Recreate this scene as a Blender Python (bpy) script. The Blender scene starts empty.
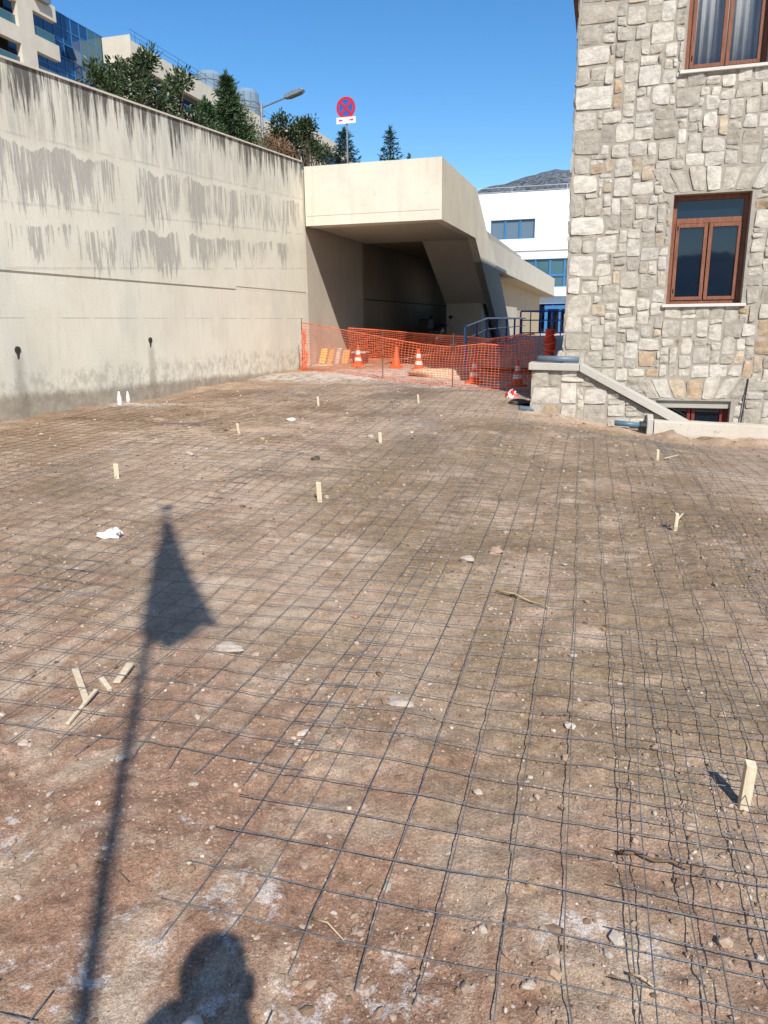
import bpy, bmesh, math, random
import numpy as np
from mathutils import Vector, Matrix

random.seed(7); RNG = np.random.default_rng(11)
scn = bpy.context.scene; COL = scn.collection
PI = math.pi; R = math.radians

# ------------------------------------------------------------------ layout frame
# world: camera stands at x=y=0, looks along +y; the buildings' grid is turned 16.3 degrees
GA = R(16.3); CG, SG = math.cos(GA), math.sin(GA)
def W3(t, s, z):                       # t across the site to the right, s away along the site
    return (t*CG + s*SG, -t*SG + s*CG, z)
def WH(t, s, z):                       # the stone house and its garden walls are set out in their own module
    return W3(1.09*t, 12.862+1.09*(s-11.8), 1.818+1.09*(z-1.8))
def W3a(a):
    a = np.asarray(a, float)
    return np.stack([a[:, 0]*CG + a[:, 1]*SG, -a[:, 0]*SG + a[:, 1]*CG, a[:, 2]], 1)
CAM_Z = 1.6; FPX = 740.0; PITCH = R(14.4); ROLL = 0.0125
_f = np.array([0, math.cos(PITCH), -math.sin(PITCH)]); _u0 = np.array([0, math.sin(PITCH), math.cos(PITCH)])
_r0 = np.array([1.0, 0, 0]); _c, _s = math.cos(ROLL), math.sin(ROLL)
_R = _r0*_c - _u0*_s; _U = _r0*_s + _u0*_c

# ------------------------------------------------------------------ noise
def _hash(ix, iy, seed):
    h = (ix*374761393 + iy*668265263 + seed*1442695041) & 0xFFFFFFFF
    h = ((h ^ (h >> 13))*1274126177) & 0xFFFFFFFF
    return ((h ^ (h >> 16)) & 0xFFFF)/65535.0
def vnoise(x, y, seed=0):
    x = np.asarray(x, float); y = np.asarray(y, float)
    ix = np.floor(x).astype(np.int64); iy = np.floor(y).astype(np.int64)
    fx = x-ix; fy = y-iy; fx = fx*fx*(3-2*fx); fy = fy*fy*(3-2*fy)
    a = _hash(ix, iy, seed); b = _hash(ix+1, iy, seed); c = _hash(ix, iy+1, seed); d = _hash(ix+1, iy+1, seed)
    return (a*(1-fx)+b*fx)*(1-fy)+(c*(1-fx)+d*fx)*fy - 0.5
def fbm(x, y, f, octs, seed=0, gain=0.5):
    out = 0; amp = 1.0
    for k in range(octs):
        out = out + amp*vnoise(np.asarray(x)*f+17.3*k, np.asarray(y)*f-9.1*k, seed+k); f *= 2.03; amp *= gain
    return out

# ------------------------------------------------------------------ ground height
_ctl = np.array([(-1,1.4,0),(1,1.4,0),(0,0,0),(0,-4,0),(-5,0,.05),(5,0,0),(1.2,2.2,0),(0,4,.03),(-3,4,.06),(3,4,0),
    (-5.2,10,.29),(-4.6,12.5,.29),(-3.4,16.5,.29),(-2.3,20.5,.39),(-6.8,6,.24),(-8.5,2,.18),(-9,-2,.15),
    (0,10,.18),(-2,9,.2),(0,13,.24),(0,16,.28),(-1,18.8,.38),(1,19,.38),(2.2,17,.24),(3.1,16.2,.22),
    (2.3,12.5,.2),(2.95,12.25,.04),(3.6,11.95,-.06),(4.25,11.4,-.16),(5.6,10.95,-.22),(7.5,10.3,-.22),(2.6,9.6,.07),(5,8,-.09),(6,6,0),
    (0,30,.4),(-6,30,.4),(8,30,.4),(3,22,.4),(9.5,9.5,-.2),(12,3,0),(3.4,14.7,.2)], float)
def _tps(r): return r*r*np.log(r+1e-6)
def _fit():
    P = _ctl[:, :2]; n = len(P)
    K = _tps(np.linalg.norm(P[:, None]-P[None], axis=2)) + np.eye(n)*0.4
    A = np.zeros((n+3, n+3)); A[:n, :n] = K; A[:n, n] = 1; A[:n, n+1:] = P; A[n, :n] = 1; A[n+1:, :n] = P.T
    return np.linalg.solve(A, np.concatenate([_ctl[:, 2], np.zeros(3)]))
_w = _fit()
def base_h(x, y):
    x = np.asarray(x, float); y = np.asarray(y, float); sh = x.shape; x = x.ravel(); y = y.ravel()
    xc = np.clip(x, -9, 9); yc = np.clip(y, -5, 30)
    r = np.hypot(xc[:, None]-_ctl[None, :, 0], yc[:, None]-_ctl[None, :, 1])
    h = _tps(r)@_w[:-3] + _w[-3] + _w[-2]*xc + _w[-1]*yc
    h = np.clip(h, -.4, .5)
    return h.reshape(sh)
def ground_h(x, y):
    h = base_h(x, y); x = np.asarray(x, float); y = np.asarray(y, float)
    d = np.hypot(x, y); fade = np.clip(1-(d-28)/20, 0, 1)
    rough = 0.5+0.9*np.clip(fbm(x, y, .45, 2, 90)+.45, 0, 1)
    h = h + fade*(fbm(x, y, .5, 2, 3)*.05 + rough*(fbm(x, y, 2.3, 3, 9)*.035 + fbm(x, y, 13, 3, 31, .62)*.017))
    # spoil heaped against the garden wall and along the kerb
    t = x*CG - y*SG; s = x*SG + y*CG
    heap = np.exp(-((s-11.95)/.55)**2)*np.clip((t+1.4)/.6, 0, 1)*np.clip(1-(t-5)/2, 0, 1)
    h = h + heap*(.04+.12*fbm(x, y, 3.2, 3, 55))
    return h
def gh(x, y): return float(ground_h(np.array([x]), np.array([y]))[0])
def ground_point(px, py):              # the spot of ground seen at a place of the photograph
    d = _R*(px-384)/FPX + _U*(512-py)/FPX + _f
    k = CAM_Z/-d[2]
    for _ in range(12):
        h = float(base_h(np.array([d[0]*k]), np.array([d[1]*k]))[0]); k = (CAM_Z-h)/-d[2]
    return d[0]*k, d[1]*k

# ------------------------------------------------------------------ materials
class NT:
    def __init__(self, name):
        self.m = bpy.data.materials.new(name); self.m.use_nodes = True
        self.t = self.m.node_tree; self.b = self.t.nodes['Principled BSDF']; self.out = self.t.nodes['Material Output']
    def put(self, sock, v):
        if isinstance(v, bpy.types.NodeSocket): self.t.links.new(v, sock)
        elif isinstance(v, (tuple, list)):
            sock.default_value = tuple(v)+(1,) if (len(v) == 3 and sock.type == 'RGBA') else tuple(v)
        else: sock.default_value = v
    def node(self, ty, **kw):
        n = self.t.nodes.new(ty)
        for k, v in kw.items(): setattr(n, k, v)
        return n
    def math(self, op, a, b=0.0, c=None, clamp=False):
        n = self.node('ShaderNodeMath', operation=op, use_clamp=clamp); self.put(n.inputs[0], a); self.put(n.inputs[1], b)
        if c is not None: self.put(n.inputs[2], c)
        return n.outputs[0]
    def pos(self):
        return self.node('ShaderNodeNewGeometry').outputs['Position']
    def site(self):                    # (t, s, z) of the shaded point
        n = self.node('ShaderNodeMapping'); self.put(n.inputs['Vector'], self.pos()); n.inputs['Rotation'].default_value = (0, 0, GA)
        return n.outputs[0]
    def obj(self): return self.node('ShaderNodeTexCoord').outputs['Object']
    def sep(self, v):
        n = self.node('ShaderNodeSeparateXYZ'); self.put(n.inputs[0], v); return n.outputs
    def comb(self, x, y, z):
        n = self.node('ShaderNodeCombineXYZ'); self.put(n.inputs[0], x); self.put(n.inputs[1], y); self.put(n.inputs[2], z); return n.outputs[0]
    def scale(self, v, s):
        n = self.node('ShaderNodeMapping'); self.put(n.inputs['Vector'], v); n.inputs['Scale'].default_value = s if isinstance(s, tuple) else (s, s, s); return n.outputs[0]
    def noise(self, v, scale, detail=4, rough=.55, dist=0.0):
        n = self.node('ShaderNodeTexNoise'); self.put(n.inputs['Vector'], v); n.inputs['Scale'].default_value = scale
        n.inputs['Detail'].default_value = detail; n.inputs['Roughness'].default_value = rough; n.inputs['Distortion'].default_value = dist
        return n.outputs[0]
    def voro(self, v, scale, feature='F1', out='Distance'):
        n = self.node('ShaderNodeTexVoronoi', feature=feature); self.put(n.inputs['Vector'], v); n.inputs['Scale'].default_value = scale
        return n.outputs[out]
    def ramp(self, f, stops, interp='LINEAR'):
        n = self.node('ShaderNodeValToRGB'); cr = n.color_ramp; cr.interpolation = interp
        while len(cr.elements) < len(stops): cr.elements.new(.5)
        for e, (p, c) in zip(cr.elements, stops):
            e.position = p; e.color = (c, c, c, 1) if isinstance(c, (int, float)) else tuple(c)+(1,)
        self.put(n.inputs[0], f); return n.outputs[0]
    def mix(self, f, a, b, mode='MIX'):
        n = self.node('ShaderNodeMix', data_type='RGBA', blend_type=mode); self.put(n.inputs[0], f); self.put(n.inputs[6], a); self.put(n.inputs[7], b)
        return n.outputs[2]
    def step(self, v, lo, hi):
        n = self.node('ShaderNodeMapRange', interpolation_type='SMOOTHSTEP'); self.put(n.inputs[0], v)
        self.put(n.inputs[1], lo); self.put(n.inputs[2], hi); return n.outputs[0]
    def attr(self, name):
        n = self.node('ShaderNodeAttribute', attribute_name=name); return n.outputs['Color']
    def bump(self, h, strength=.3, dist=.01, normal=None):
        n = self.node('ShaderNodeBump'); n.inputs['Strength'].default_value = strength; n.inputs['Distance'].default_value = dist
        self.put(n.inputs['Height'], h)
        if normal is not None: self.put(n.inputs['Normal'], normal)
        return n.outputs[0]
    def fin(self, col=None, rough=None, normal=None, metal=None, spec=None):
        if col is not None: self.put(self.b.inputs['Base Color'], col)
        if rough is not None: self.put(self.b.inputs['Roughness'], rough)
        if normal is not None: self.put(self.b.inputs['Normal'], normal)
        if metal is not None: self.put(self.b.inputs['Metallic'], metal)
        if spec is not None: self.put(self.b.inputs['Specular IOR Level'], spec)
        return self.m
M = {}
def simple(name, c, rough=.6, var=.12, sc=8, bump=.0, metal=0, spec=.5, bsc=60, space='obj'):
    n = NT(name); v = n.obj() if space == 'obj' else n.pos()
    f = n.noise(v, sc, 5, .6)
    lo = tuple(x*(1-var*1.6) for x in c); hi = tuple(min(1, x*(1+var*1.3)) for x in c)
    col = n.ramp(f, [(.25, lo), (.75, hi)])
    nm = n.bump(n.noise(v, bsc, 3), bump, .006) if bump else None
    M[name] = n.fin(col, rough, nm, metal, spec); return M[name]

def m_dirt():
    n = NT('dirt'); p = n.pos(); x = n.sep(p)
    big = n.noise(p, .55, 4, .6, .2); mid = n.noise(p, 2.6, 8, .72, .05); fine = n.noise(p, 24, 9, .85); grit = n.noise(p, 95, 4, .8); sandy = n.noise(p, 240, 2, .7)
    c = n.ramp(mid, [(.28, (.30, .198, .128)), (.44, (.42, .294, .20)), (.56, (.48, .353, .25)), (.74, (.535, .418, .31))])
    c = n.mix(n.step(big, .47, .66), c, n.ramp(fine, [(.3, (.19, .125, .075)), (.7, (.345, .24, .152))]))           # ochre brown earth
    near = n.step(n.math('ADD', x[1], n.math('MULTIPLY', x[0], .8)), 3.6, 1.3)
    red = n.step(n.math('ADD', n.noise(n.scale(p, (1.3, .8, 1)), 1.4, 6, .7, .5), n.math('MULTIPLY', near, .1)), .50, .62)
    c = n.mix(n.math('MULTIPLY', red, n.math('ADD', n.math('MULTIPLY', near, .62), .26)), c, n.ramp(fine, [(.3, (.20, .102, .06)), (.72, (.40, .23, .15))]))   # reddish clay
    c = n.mix(n.math('MULTIPLY', n.step(n.noise(p, 3.1, 4, .7, .6), .56, .72), .55), c, (.49, .405, .32))   # dry dusty crust
    # darker turned soil by the concrete wall
    t = n.sep(n.site())
    dk = n.math('MULTIPLY', n.step(t[0], -4.2, -6.8), n.step(n.noise(p, 1.5, 5, .7), .32, .6))
    c = n.mix(n.math('MULTIPLY', dk, .6), c, n.ramp(fine, [(.3, (.17, .105, .058)), (.7, (.31, .20, .115))]))
    # spilled lime / old mortar: scattered flecks and a few patches of their own
    lime = n.step(n.noise(p, 15, 6, .8, .3), .60, .68)
    def spot(cx, cy, rx, ry):
        dx = n.math('DIVIDE', n.math('SUBTRACT', x[0], cx), rx); dy = n.math('DIVIDE', n.math('SUBTRACT', x[1], cy), ry)
        return n.math('SUBTRACT', 1.0, n.math('ADD', n.math('MULTIPLY', dx, dx), n.math('MULTIPLY', dy, dy)), clamp=True)
    sp = spot(-.62, 2.08, .13, .13)
    for a in ((-.5, 1.72, .4, .28), (-.83, 1.5, .35, .2), (-1.35, 1.9, .5, .35), (.03, 1.5, .3, .25), (.6, 1.62, .45, .2), (-.2, 1.38, .5, .25)):
        sp = n.math('MAXIMUM', sp, spot(*a))
    far = n.math('MAXIMUM', n.math('MAXIMUM', spot(-.3, 18.2, 3.2, 1.9), spot(1.9, 16.3, 1.7, 1.1)), spot(-4.2, 12.6, .9, .35))
    lm = n.math('MAXIMUM', n.math('MULTIPLY', sp, .95), far)
    thr = n.math('SUBTRACT', .71, n.math('MULTIPLY', lm, .19))
    patch = n.math('MULTIPLY', n.math('MINIMUM', n.math('MULTIPLY', lm, 2.2), 1.0), n.step(n.noise(p, 11, 8, .78, .2), n.math('SUBTRACT', thr, .04), n.math('ADD', thr, .05)))
    c = n.mix(n.math('MULTIPLY', patch, .72), c, (.60, .54, .49))
    c = n.mix(n.math('MULTIPLY', n.math('MULTIPLY', lime, n.step(n.noise(p, .9, 3), .45, .65)), .4), c, (.56, .49, .42))
    c = n.mix(n.math('MULTIPLY', n.math('MULTIPLY', n.math('MINIMUM', n.math('MULTIPLY', far, 2.5), 1.0), n.step(n.noise(p, 5, 8, .8), .40, .56)), .75), c, (.60, .55, .49))
    # grey wet cement stains
    wet = n.math('MAXIMUM', n.math('MAXIMUM', spot(.5, 9.5, .45, 2.4), spot(.2, 15.2, .7, 2.4)), spot(-1.8, 15.0, 1.3, 1.6))
    c = n.mix(n.math('MULTIPLY', n.math('MULTIPLY', wet, n.step(n.noise(p, 4, 5, .7), .38, .6)), .6), c, (.165, .16, .16))
    damp = n.math('MAXIMUM', n.math('MAXIMUM', spot(1.3, 6.8, 2.3, 3.6), spot(1.1, 3.2, .9, 1.2)), spot(2.8, 9.8, 2.0, 1.8))
    c = n.mix(n.math('MULTIPLY', n.math('MULTIPLY', n.math('MINIMUM', n.math('MULTIPLY', damp, 2.0), 1.0), n.step(n.noise(p, 1.7, 6, .72, .3), .34, .56)), .72), c, n.ramp(fine, [(.3, (.16, .108, .058)), (.7, (.30, .21, .12))]))
    sand = n.math('MAXIMUM', spot(.3, 4.3, .35, .5), spot(-.4, 3.6, .3, .3))
    c = n.mix(n.math('MULTIPLY', n.math('MULTIPLY', sand, n.step(n.noise(p, 7, 4, .7), .4, .6)), .35), c, (.36, .27, .14))
    # grain
    c = n.mix(.75, c, n.ramp(fine, [(.25, .5), (.5, 1.0), (.75, 1.4)]), 'MULTIPLY')
    c = n.mix(.6, c, n.ramp(n.noise(p, 6.5, 8, .8), [(.3, .74), (.5, 1.0), (.7, 1.2)]), 'MULTIPLY')
    c = n.mix(.7, c, n.ramp(grit, [(.28, .42), (.5, 1.0), (.75, 1.6)]), 'MULTIPLY')
    c = n.mix(.75, c, n.ramp(sandy, [(.28, .45), (.5, 1.0), (.72, 1.55)]), 'MULTIPLY')
    c = n.mix(n.math('MULTIPLY', n.step(n.voro(p, 26), .22, .12), n.math('MULTIPLY', n.step(n.noise(p, 9, 2), .55, .6), .7)), c, n.ramp(n.noise(p, 13, 1), [(.4, (.17, .115, .08)), (.6, (.55, .47, .38))]))
    sp2 = n.step(n.voro(p, 42), .19, .10); pick = n.step(n.noise(p, 21, 2), .54, .6)
    c = n.mix(n.math('MULTIPLY', n.math('MULTIPLY', sp2, pick), .6), c, (.56, .485, .41))       # pale grit
    crumbs = n.math('ADD', n.math('MULTIPLY', n.math('SUBTRACT', 1.0, n.voro(p, 55)), .7), n.math('MULTIPLY', n.math('SUBTRACT', 1.0, n.voro(p, 120)), .4))
    h = n.math('ADD', n.math('MULTIPLY', fine, .35), n.math('ADD', n.math('ADD', n.math('MULTIPLY', grit, .5), n.math('MULTIPLY', sandy, .3)), n.math('MULTIPLY', crumbs, .4)))
    nm = n.bump(h, .75, .012); nm = n.bump(n.math('MULTIPLY', sp2, pick), .6, .006, nm)
    M['dirt'] = n.fin(c, .95, nm, spec=.15)
def m_wall():
    n = NT('weathered_render'); v = n.site(); x = n.sep(v); s, z = x[1], x[2]
    ztop = n.math('ADD', n.math('MULTIPLY', s, .0606), 4.564); d = n.math('SUBTRACT', ztop, z)
    fl = n.comb(0.0, s, z)
    wob = n.math('MULTIPLY', n.math('SUBTRACT', n.noise(fl, 1.4, 3), .5), .5)
    paint = n.ramp(n.noise(fl, .8, 6, .6), [(.3, (.72, .66, .52)), (.5, (.79, .735, .595)), (.7, (.84, .785, .645))])
    paint = n.mix(n.math('MULTIPLY', n.step(n.noise(n.scale(fl, (1, .45, .3)), 1.2, 3), .52, .7), .35), paint, (.52, .55, .49))   # faint green tint of old wash
    paint = n.mix(n.math('MULTIPLY', n.step(n.noise(n.scale(fl, (1, 5, .5)), 2, 4, .7), .5, .75), .25), paint, (.44, .42, .37))      # rain runs
    vert = n.noise(n.scale(fl, (1, 8, .45)), 1.0, 6, .72)          # vertical tearing
    vert2 = n.noise(n.scale(fl, (1, 22, 1.2)), 1.0, 4, .75)
    coarse = n.noise(n.scale(fl, (1, .55, .22)), 1.6, 3, .55)
    dw = n.math('ADD', d, n.math('MULTIPLY', wob, .3))
    # rows of peeled paint hanging from the lift lines
    ragged = n.noise(n.scale(fl, (1, 1.5, .02)), 1.0, 5, .75)
    def row(a, b, amt):
        up = n.step(n.math('ADD', dw, n.math('MULTIPLY', n.math('SUBTRACT', ragged, .5), .55)), a, a+.07); dn = n.step(n.math('ADD', dw, n.math('MULTIPLY', n.math('SUBTRACT', vert, .5), 3.4)), b+.35, b-.35)
        return n.math('MULTIPLY', n.math('MULTIPLY', up, dn), amt)
    mid_s = n.step(n.math('ABSOLUTE', n.math('SUBTRACT', s, 14.0)), 5.5, 1.5)
    rows = n.math('MAXIMUM', row(1.0, 1.95, 1.09), n.math('MULTIPLY', row(2.05, 2.85, 1.0), n.math('ADD', .84, n.math('MULTIPLY', mid_s, .22))))
    score = n.math('ADD', n.math('ADD', n.math('MULTIPLY', vert, 1.0), n.math('MULTIPLY', vert2, .45)), n.math('MULTIPLY', coarse, .95))
    peel = n.math('MULTIPLY', n.step(n.math('MULTIPLY', score, n.math('ADD', .62, n.math('MULTIPLY', rows, .38))), 1.17, 1.215), n.step(rows, .05, .3))
    peel = n.math('MULTIPLY', peel, n.math('ADD', .12, n.math('MULTIPLY', n.step(n.math('ADD', n.noise(n.scale(fl, (1, 13, .35)), 1.3, 5, .75), n.math('MULTIPLY', n.math('SUBTRACT', coarse, .5), .5)), .41, .49), .88)))
    bare = n.ramp(n.noise(n.scale(fl, (1, 16, 2)), 1.5, 4, .7), [(.3, (.28, .262, .23)), (.55, (.39, .365, .325)), (.75, (.50, .47, .42))])
    c = n.mix(n.math('MULTIPLY', peel, .70), paint, bare)
    # black algae hanging from the coping
    sc2 = n.math('ADD', n.math('MULTIPLY', n.noise(n.scale(fl, (1, 4.5, .5)), 1.0, 6, .72), 1.1), n.math('MULTIPLY', n.noise(n.scale(fl, (1, 14, 1.0)), 1.0, 5, .75), .5))
    lim = n.math('ADD', .655, n.math('MULTIPLY', d, .33))
    alg = n.math('MULTIPLY', n.step(sc2, lim, n.math('ADD', lim, .16)), n.step(d, 1.25, .75))
    greyv = n.math('MULTIPLY', n.step(d, 1.05, .8), n.math('MULTIPLY', n.step(n.noise(n.scale(fl, (1, 9, .6)), 1, 6, .75), .44, .56), n.step(n.noise(n.scale(fl, (1, .9, .3)), 1, 3, .6), .34, .5)))
    c = n.mix(n.math('MULTIPLY', greyv, .42), c, (.36, .34, .30))
    c = n.mix(n.math('MULTIPLY', alg, .88), c, (.07, .066, .058))
    # lift lines: thin darker lines following the top
    for a in (.93, 1.83, 2.72):
        ln = n.math('MULTIPLY', n.step(n.math('ABSOLUTE', n.math('SUBTRACT', dw if a > 5 else n.math('ADD', d, n.math('MULTIPLY', wob, .12)), a)), .03, .008), n.step(n.noise(fl, 3, 3), .40, .55))
        c = n.mix(n.math('MULTIPLY', ln, .3), c, (.36, .34, .30))
    # level lines of formwork in the lower, cleaner part
    ln = n.math('MULTIPLY', n.step(n.math('ABSOLUTE', n.math('SUBTRACT', z, 1.72)), .014, .004), n.step(n.noise(fl, 1.1, 3), .42, .52))
    c = n.mix(n.math('MULTIPLY', ln, .5), c, (.36, .34, .30))
    # rust-grey runs under the weep holes
    for hs in (9.0, 12.35):
        run = n.math('MULTIPLY', n.step(n.math('ABSOLUTE', n.math('ADD', n.math('SUBTRACT', s, hs), n.math('MULTIPLY', wob, .3))), .17, .02), n.step(z, 1.3, 1.1))
        c = n.mix(n.math('MULTIPLY', run, .5), c, (.32, .29, .24))
    # damp, muddy foot
    ft = n.math('ADD', z, n.math('MULTIPLY', n.math('SUBTRACT', n.noise(fl, 2.2, 6, .72), .5), .95))
    c = n.mix(n.math('MULTIPLY', n.math('MULTIPLY', n.step(ft, 1.02, .80), n.step(n.noise(fl, 4.5, 6, .75), .42, .6)), .45), c, (.31, .285, .235))
    ft2 = n.math('ADD', z, n.math('ADD', n.math('MULTIPLY', n.math('SUBTRACT', n.noise(fl, 1.5, 6, .75), .5), .28), n.math('MULTIPLY', n.math('SUBTRACT', s, 12.0), .028)))
    c = n.mix(n.math('MULTIPLY', n.step(ft2, .62, .48), .7), c, n.ramp(n.noise(fl, 6, 6, .75), [(.3, (.15, .112, .075)), (.55, (.27, .215, .155)), (.75, (.44, .38, .30))]))
    fine_d = n.step(n.math('ADD', n.noise(n.scale(fl, (1, 1, .8)), 5, 7, .8), n.math('MULTIPLY', d, -.02)), .57, .64)
    c = n.mix(n.math('MULTIPLY', fine_d, .28), c, (.42, .40, .34))
    chip = n.math('MULTIPLY', n.step(n.noise(n.scale(fl, (1, 1, .7)), 13, 4, .7), .66, .71), n.step(n.noise(fl, .9, 2), .42, .6))
    c = n.mix(n.math('MULTIPLY', chip, .6), c, (.30, .28, .24))
    c = n.mix(.35, c, n.ramp(n.noise(fl, 30, 5, .75), [(.25, .72), (.5, 1.0), (.75, 1.22)]), 'MULTIPLY')
    h = n.math('ADD', n.math('MULTIPLY', peel, -.6), n.math('MULTIPLY', n.noise(fl, 9, 6, .7), .5))
    M['wall'] = n.fin(c, .9, n.bump(h, .5, .012), spec=.2)
def m_conc(name, base, dirt=.4, scratch=.3):
    n = NT(name); p = n.pos()
    c = n.ramp(n.noise(p, .9, 6, .62), [(.3, tuple(v*.88 for v in base)), (.6, base), (.8, tuple(min(1, v*1.07) for v in base))])
    run = n.step(n.noise(n.scale(p, (3.5, 3.5, .35)), 1.3, 6, .7), .52, .74)
    c = n.mix(n.math('MULTIPLY', run, dirt*.6), c, tuple(v*.62 for v in base))
    c = n.mix(n.math('MULTIPLY', n.step(n.noise(p, 5, 6, .75), .60, .68), scratch), c, tuple(v*.55 for v in base))
    c = n.mix(.3, c, n.ramp(n.noise(p, 28, 5, .7), [(.25, .75), (.5, 1.0), (.75, 1.2)]), 'MULTIPLY')
    M[name] = n.fin(c, .88, n.bump(n.noise(p, 14, 6, .7), .35, .008), spec=.2)
def m_stone():
    n = NT('rubble_stone'); p = n.pos(); a = n.attr('Col')
    c = n.mix(.85, a, n.ramp(n.noise(p, 9, 7, .7), [(.25, .62), (.5, 1.0), (.75, 1.32)]), 'MULTIPLY')
    c = n.mix(n.math('MULTIPLY', n.step(n.noise(p, 5, 5, .7, .6), .58, .72), .4), c, (.40, .29, .17))      # ochre veins
    c = n.mix(n.math('MULTIPLY', n.step(n.noise(p, 34, 4, .75), .60, .70), .45), c, (.15, .14, .125))       # pits
    c = n.mix(n.math('MULTIPLY', n.step(n.noise(p, 26, 4, .7), .62, .7), .5), c, (.66, .64, .60))
    h = n.math('ADD', n.noise(p, 12, 7, .75), n.math('MULTIPLY', n.noise(p, 45, 5, .75), .5))
    M['stone'] = n.fin(c, .92, n.bump(h, .9, .024), spec=.2)
    n = NT('mortar'); p = n.pos()
    c = n.ramp(n.noise(p, 7, 6, .7), [(.3, (.29, .255, .205)), (.7, (.42, .375, .31))])
    M['mortar'] = n.fin(c, .95, n.bump(n.noise(p, 40, 5, .7), .6, .01), spec=.15)
def m_glass(name, c, rough=.04, spec=.6):
    n = NT(name); p = n.obj()
    M[name] = n.fin(c, rough, n.bump(n.noise(p, 1.6, 2), .02, .05), spec=spec)
def m_leaf(name, lo, hi, tip, rough=.45, spec=.4):
    n = NT(name); a = n.attr('Col'); p = n.pos()
    f = n.sep(a)[0]
    c = n.ramp(f, [(0, lo), (.6, hi), (.86, hi), (1, tip)])
    M[name] = n.fin(c, rough, None, spec=spec)
    n.b.inputs['Subsurface Weight'].default_value = 0
    return M[name]
def m_wood(name, a, b, sc=1.0):
    n = NT(name); p = n.obj()
    g = n.noise(n.scale(p, (14*sc, 14*sc, 1.6*sc)), 4, 6, .65, .6)
    c = n.ramp(g, [(.3, a), (.7, b)])
    c = n.mix(.4, c, n.ramp(n.noise(p, 40, 4), [(.3, .7), (.7, 1.2)]), 'MULTIPLY')
    M[name] = n.fin(c, .7, n.bump(g, .3, .004), spec=.25)
def m_sheet_glass():
    n = NT('window_glass')
    tr = n.node('ShaderNodeBsdfTransparent'); tr.inputs[0].default_value = (.88, .88, .87, 1)
    gl = n.node('ShaderNodeBsdfGlossy'); gl.inputs['Roughness'].default_value = .03
    lw = n.node('ShaderNodeLayerWeight'); fr_ = n.math('ADD', .05, n.math('MULTIPLY', n.math('POWER', lw.outputs['Facing'], 4.0), .8))
    mx = n.node('ShaderNodeMixShader'); n.t.links.new(fr_, mx.inputs[0]); n.t.links.new(tr.outputs[0], mx.inputs[1]); n.t.links.new(gl.outputs[0], mx.inputs[2])
    n.t.links.new(mx.outputs[0], n.out.inputs[0]); n.m.use_transparent_shadow = True; M['clear_glass'] = n.m
def m_stripe(name, base, band, z0, z1, z2=None, z3=None):
    n = NT(name); z = n.sep(n.obj())[2]
    f = n.math('MULTIPLY', n.math('GREATER_THAN', z, z0), n.math('LESS_THAN', z, z1))
    if z2 is not None: f = n.math('MAXIMUM', f, n.math('MULTIPLY', n.math('GREATER_THAN', z, z2), n.math('LESS_THAN', z, z3)))
    g = n.noise(n.obj(), 22, 5, .7)
    c = n.mix(f, base, band); c = n.mix(n.math('MULTIPLY', n.step(g, .52, .7), .45), c, (.33, .22, .15))
    M[name] = n.fin(c, .55, spec=.35)

m_dirt(); m_wall(); m_stone(); m_sheet_glass()
m_conc('portal_paint', (.72, .655, .53), .6, .3); m_conc('portal_inner', (.52, .46, .37), .5, .25); m_conc('tunnel_shaded', (.30, .235, .16), .5, .25); m_conc('stained_shade_concrete', (.30, .275, .225), .8, .4)  # tunnel and leg concrete: base colours darkened for shade, dirt runs on top
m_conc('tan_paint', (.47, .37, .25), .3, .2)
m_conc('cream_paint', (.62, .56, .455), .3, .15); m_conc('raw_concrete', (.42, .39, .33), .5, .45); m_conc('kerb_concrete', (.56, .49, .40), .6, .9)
m_conc('apron_concrete', (.50, .44, .36), .1, .35); m_conc('white_paint', (.82, .84, .83), .12, .05); m_conc('coping_concrete', (.50, .465, .40), .4, .5)
m_conc('sill_stone', (.66, .63, .57), .2, .2)
m_glass('dark_glass', (.005, .012, .024), .03, .62); m_glass('blue_glass', (.012, .055, .16), .06, .8); m_glass('teal_glass', (.05, .12, .15), .08, .6)
m_glass('pale_glass', (.20, .27, .33), .15, .6); m_glass('grey_glass', (.12, .17, .22), .1, .6)
simple('wire', (.165, .172, .18), .55, .35, 30, metal=.3, spec=.4, space='pos')
simple('wire_rusty', (.15, .12, .10), .6, .4, 30, metal=.4, space='pos')
m_wood('frame_wood', (.155, .055, .032), (.30, .13, .075)); m_wood('pale_wood', (.52, .41, .27), (.74, .62, .45)); m_wood('grey_wood', (.33, .27, .2), (.55, .47, .36))
m_wood('bark', (.06, .045, .03), (.15, .12, .09))
simple('red_timber', (.19, .028, .02), .6, .2); simple('blue_paint', (.014, .06, .28), .35, .12, spec=.5); simple('light_blue_paint', (.045, .18, .40), .4, .1)
simple('net_plastic', (.80, .17, .075), .5, .18, 5, spec=.35, space='pos'); simple('net_red', (.62, .035, .018), .5, .2, 9, spec=.35)
simple('orange_plastic', (.80, .10, .02), .45, .1); m_stripe('cone_striped', (.80, .095, .02), (.80, .78, .74), .17, .27, .36, .47)
simple('black_rubber', (.015, .015, .016), .6, .2); simple('dark_metal', (.03, .032, .036), .4, .2, metal=.3); simple('grey_metal', (.30, .31, .32), .45, .12, metal=.6)
simple('pipe_grey', (.13, .17, .21), .45, .12); simple('pipe_blue', (.09, .16, .23), .45, .15)
simple('sign_red', (.55, .015, .035), .45, .06); simple('sign_blue', (.02, .10, .38), .45, .06); simple('sign_white', (.78, .78, .76), .5, .05)
simple('tape_white', (.78, .74, .70), .5, .08); simple('tape_red', (.68, .035, .03), .5, .1); simple('paper', (.80, .78, .75), .7, .06, 20); simple('rock_pale', (.44, .36, .29), .9, .25, 14, .6)
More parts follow.
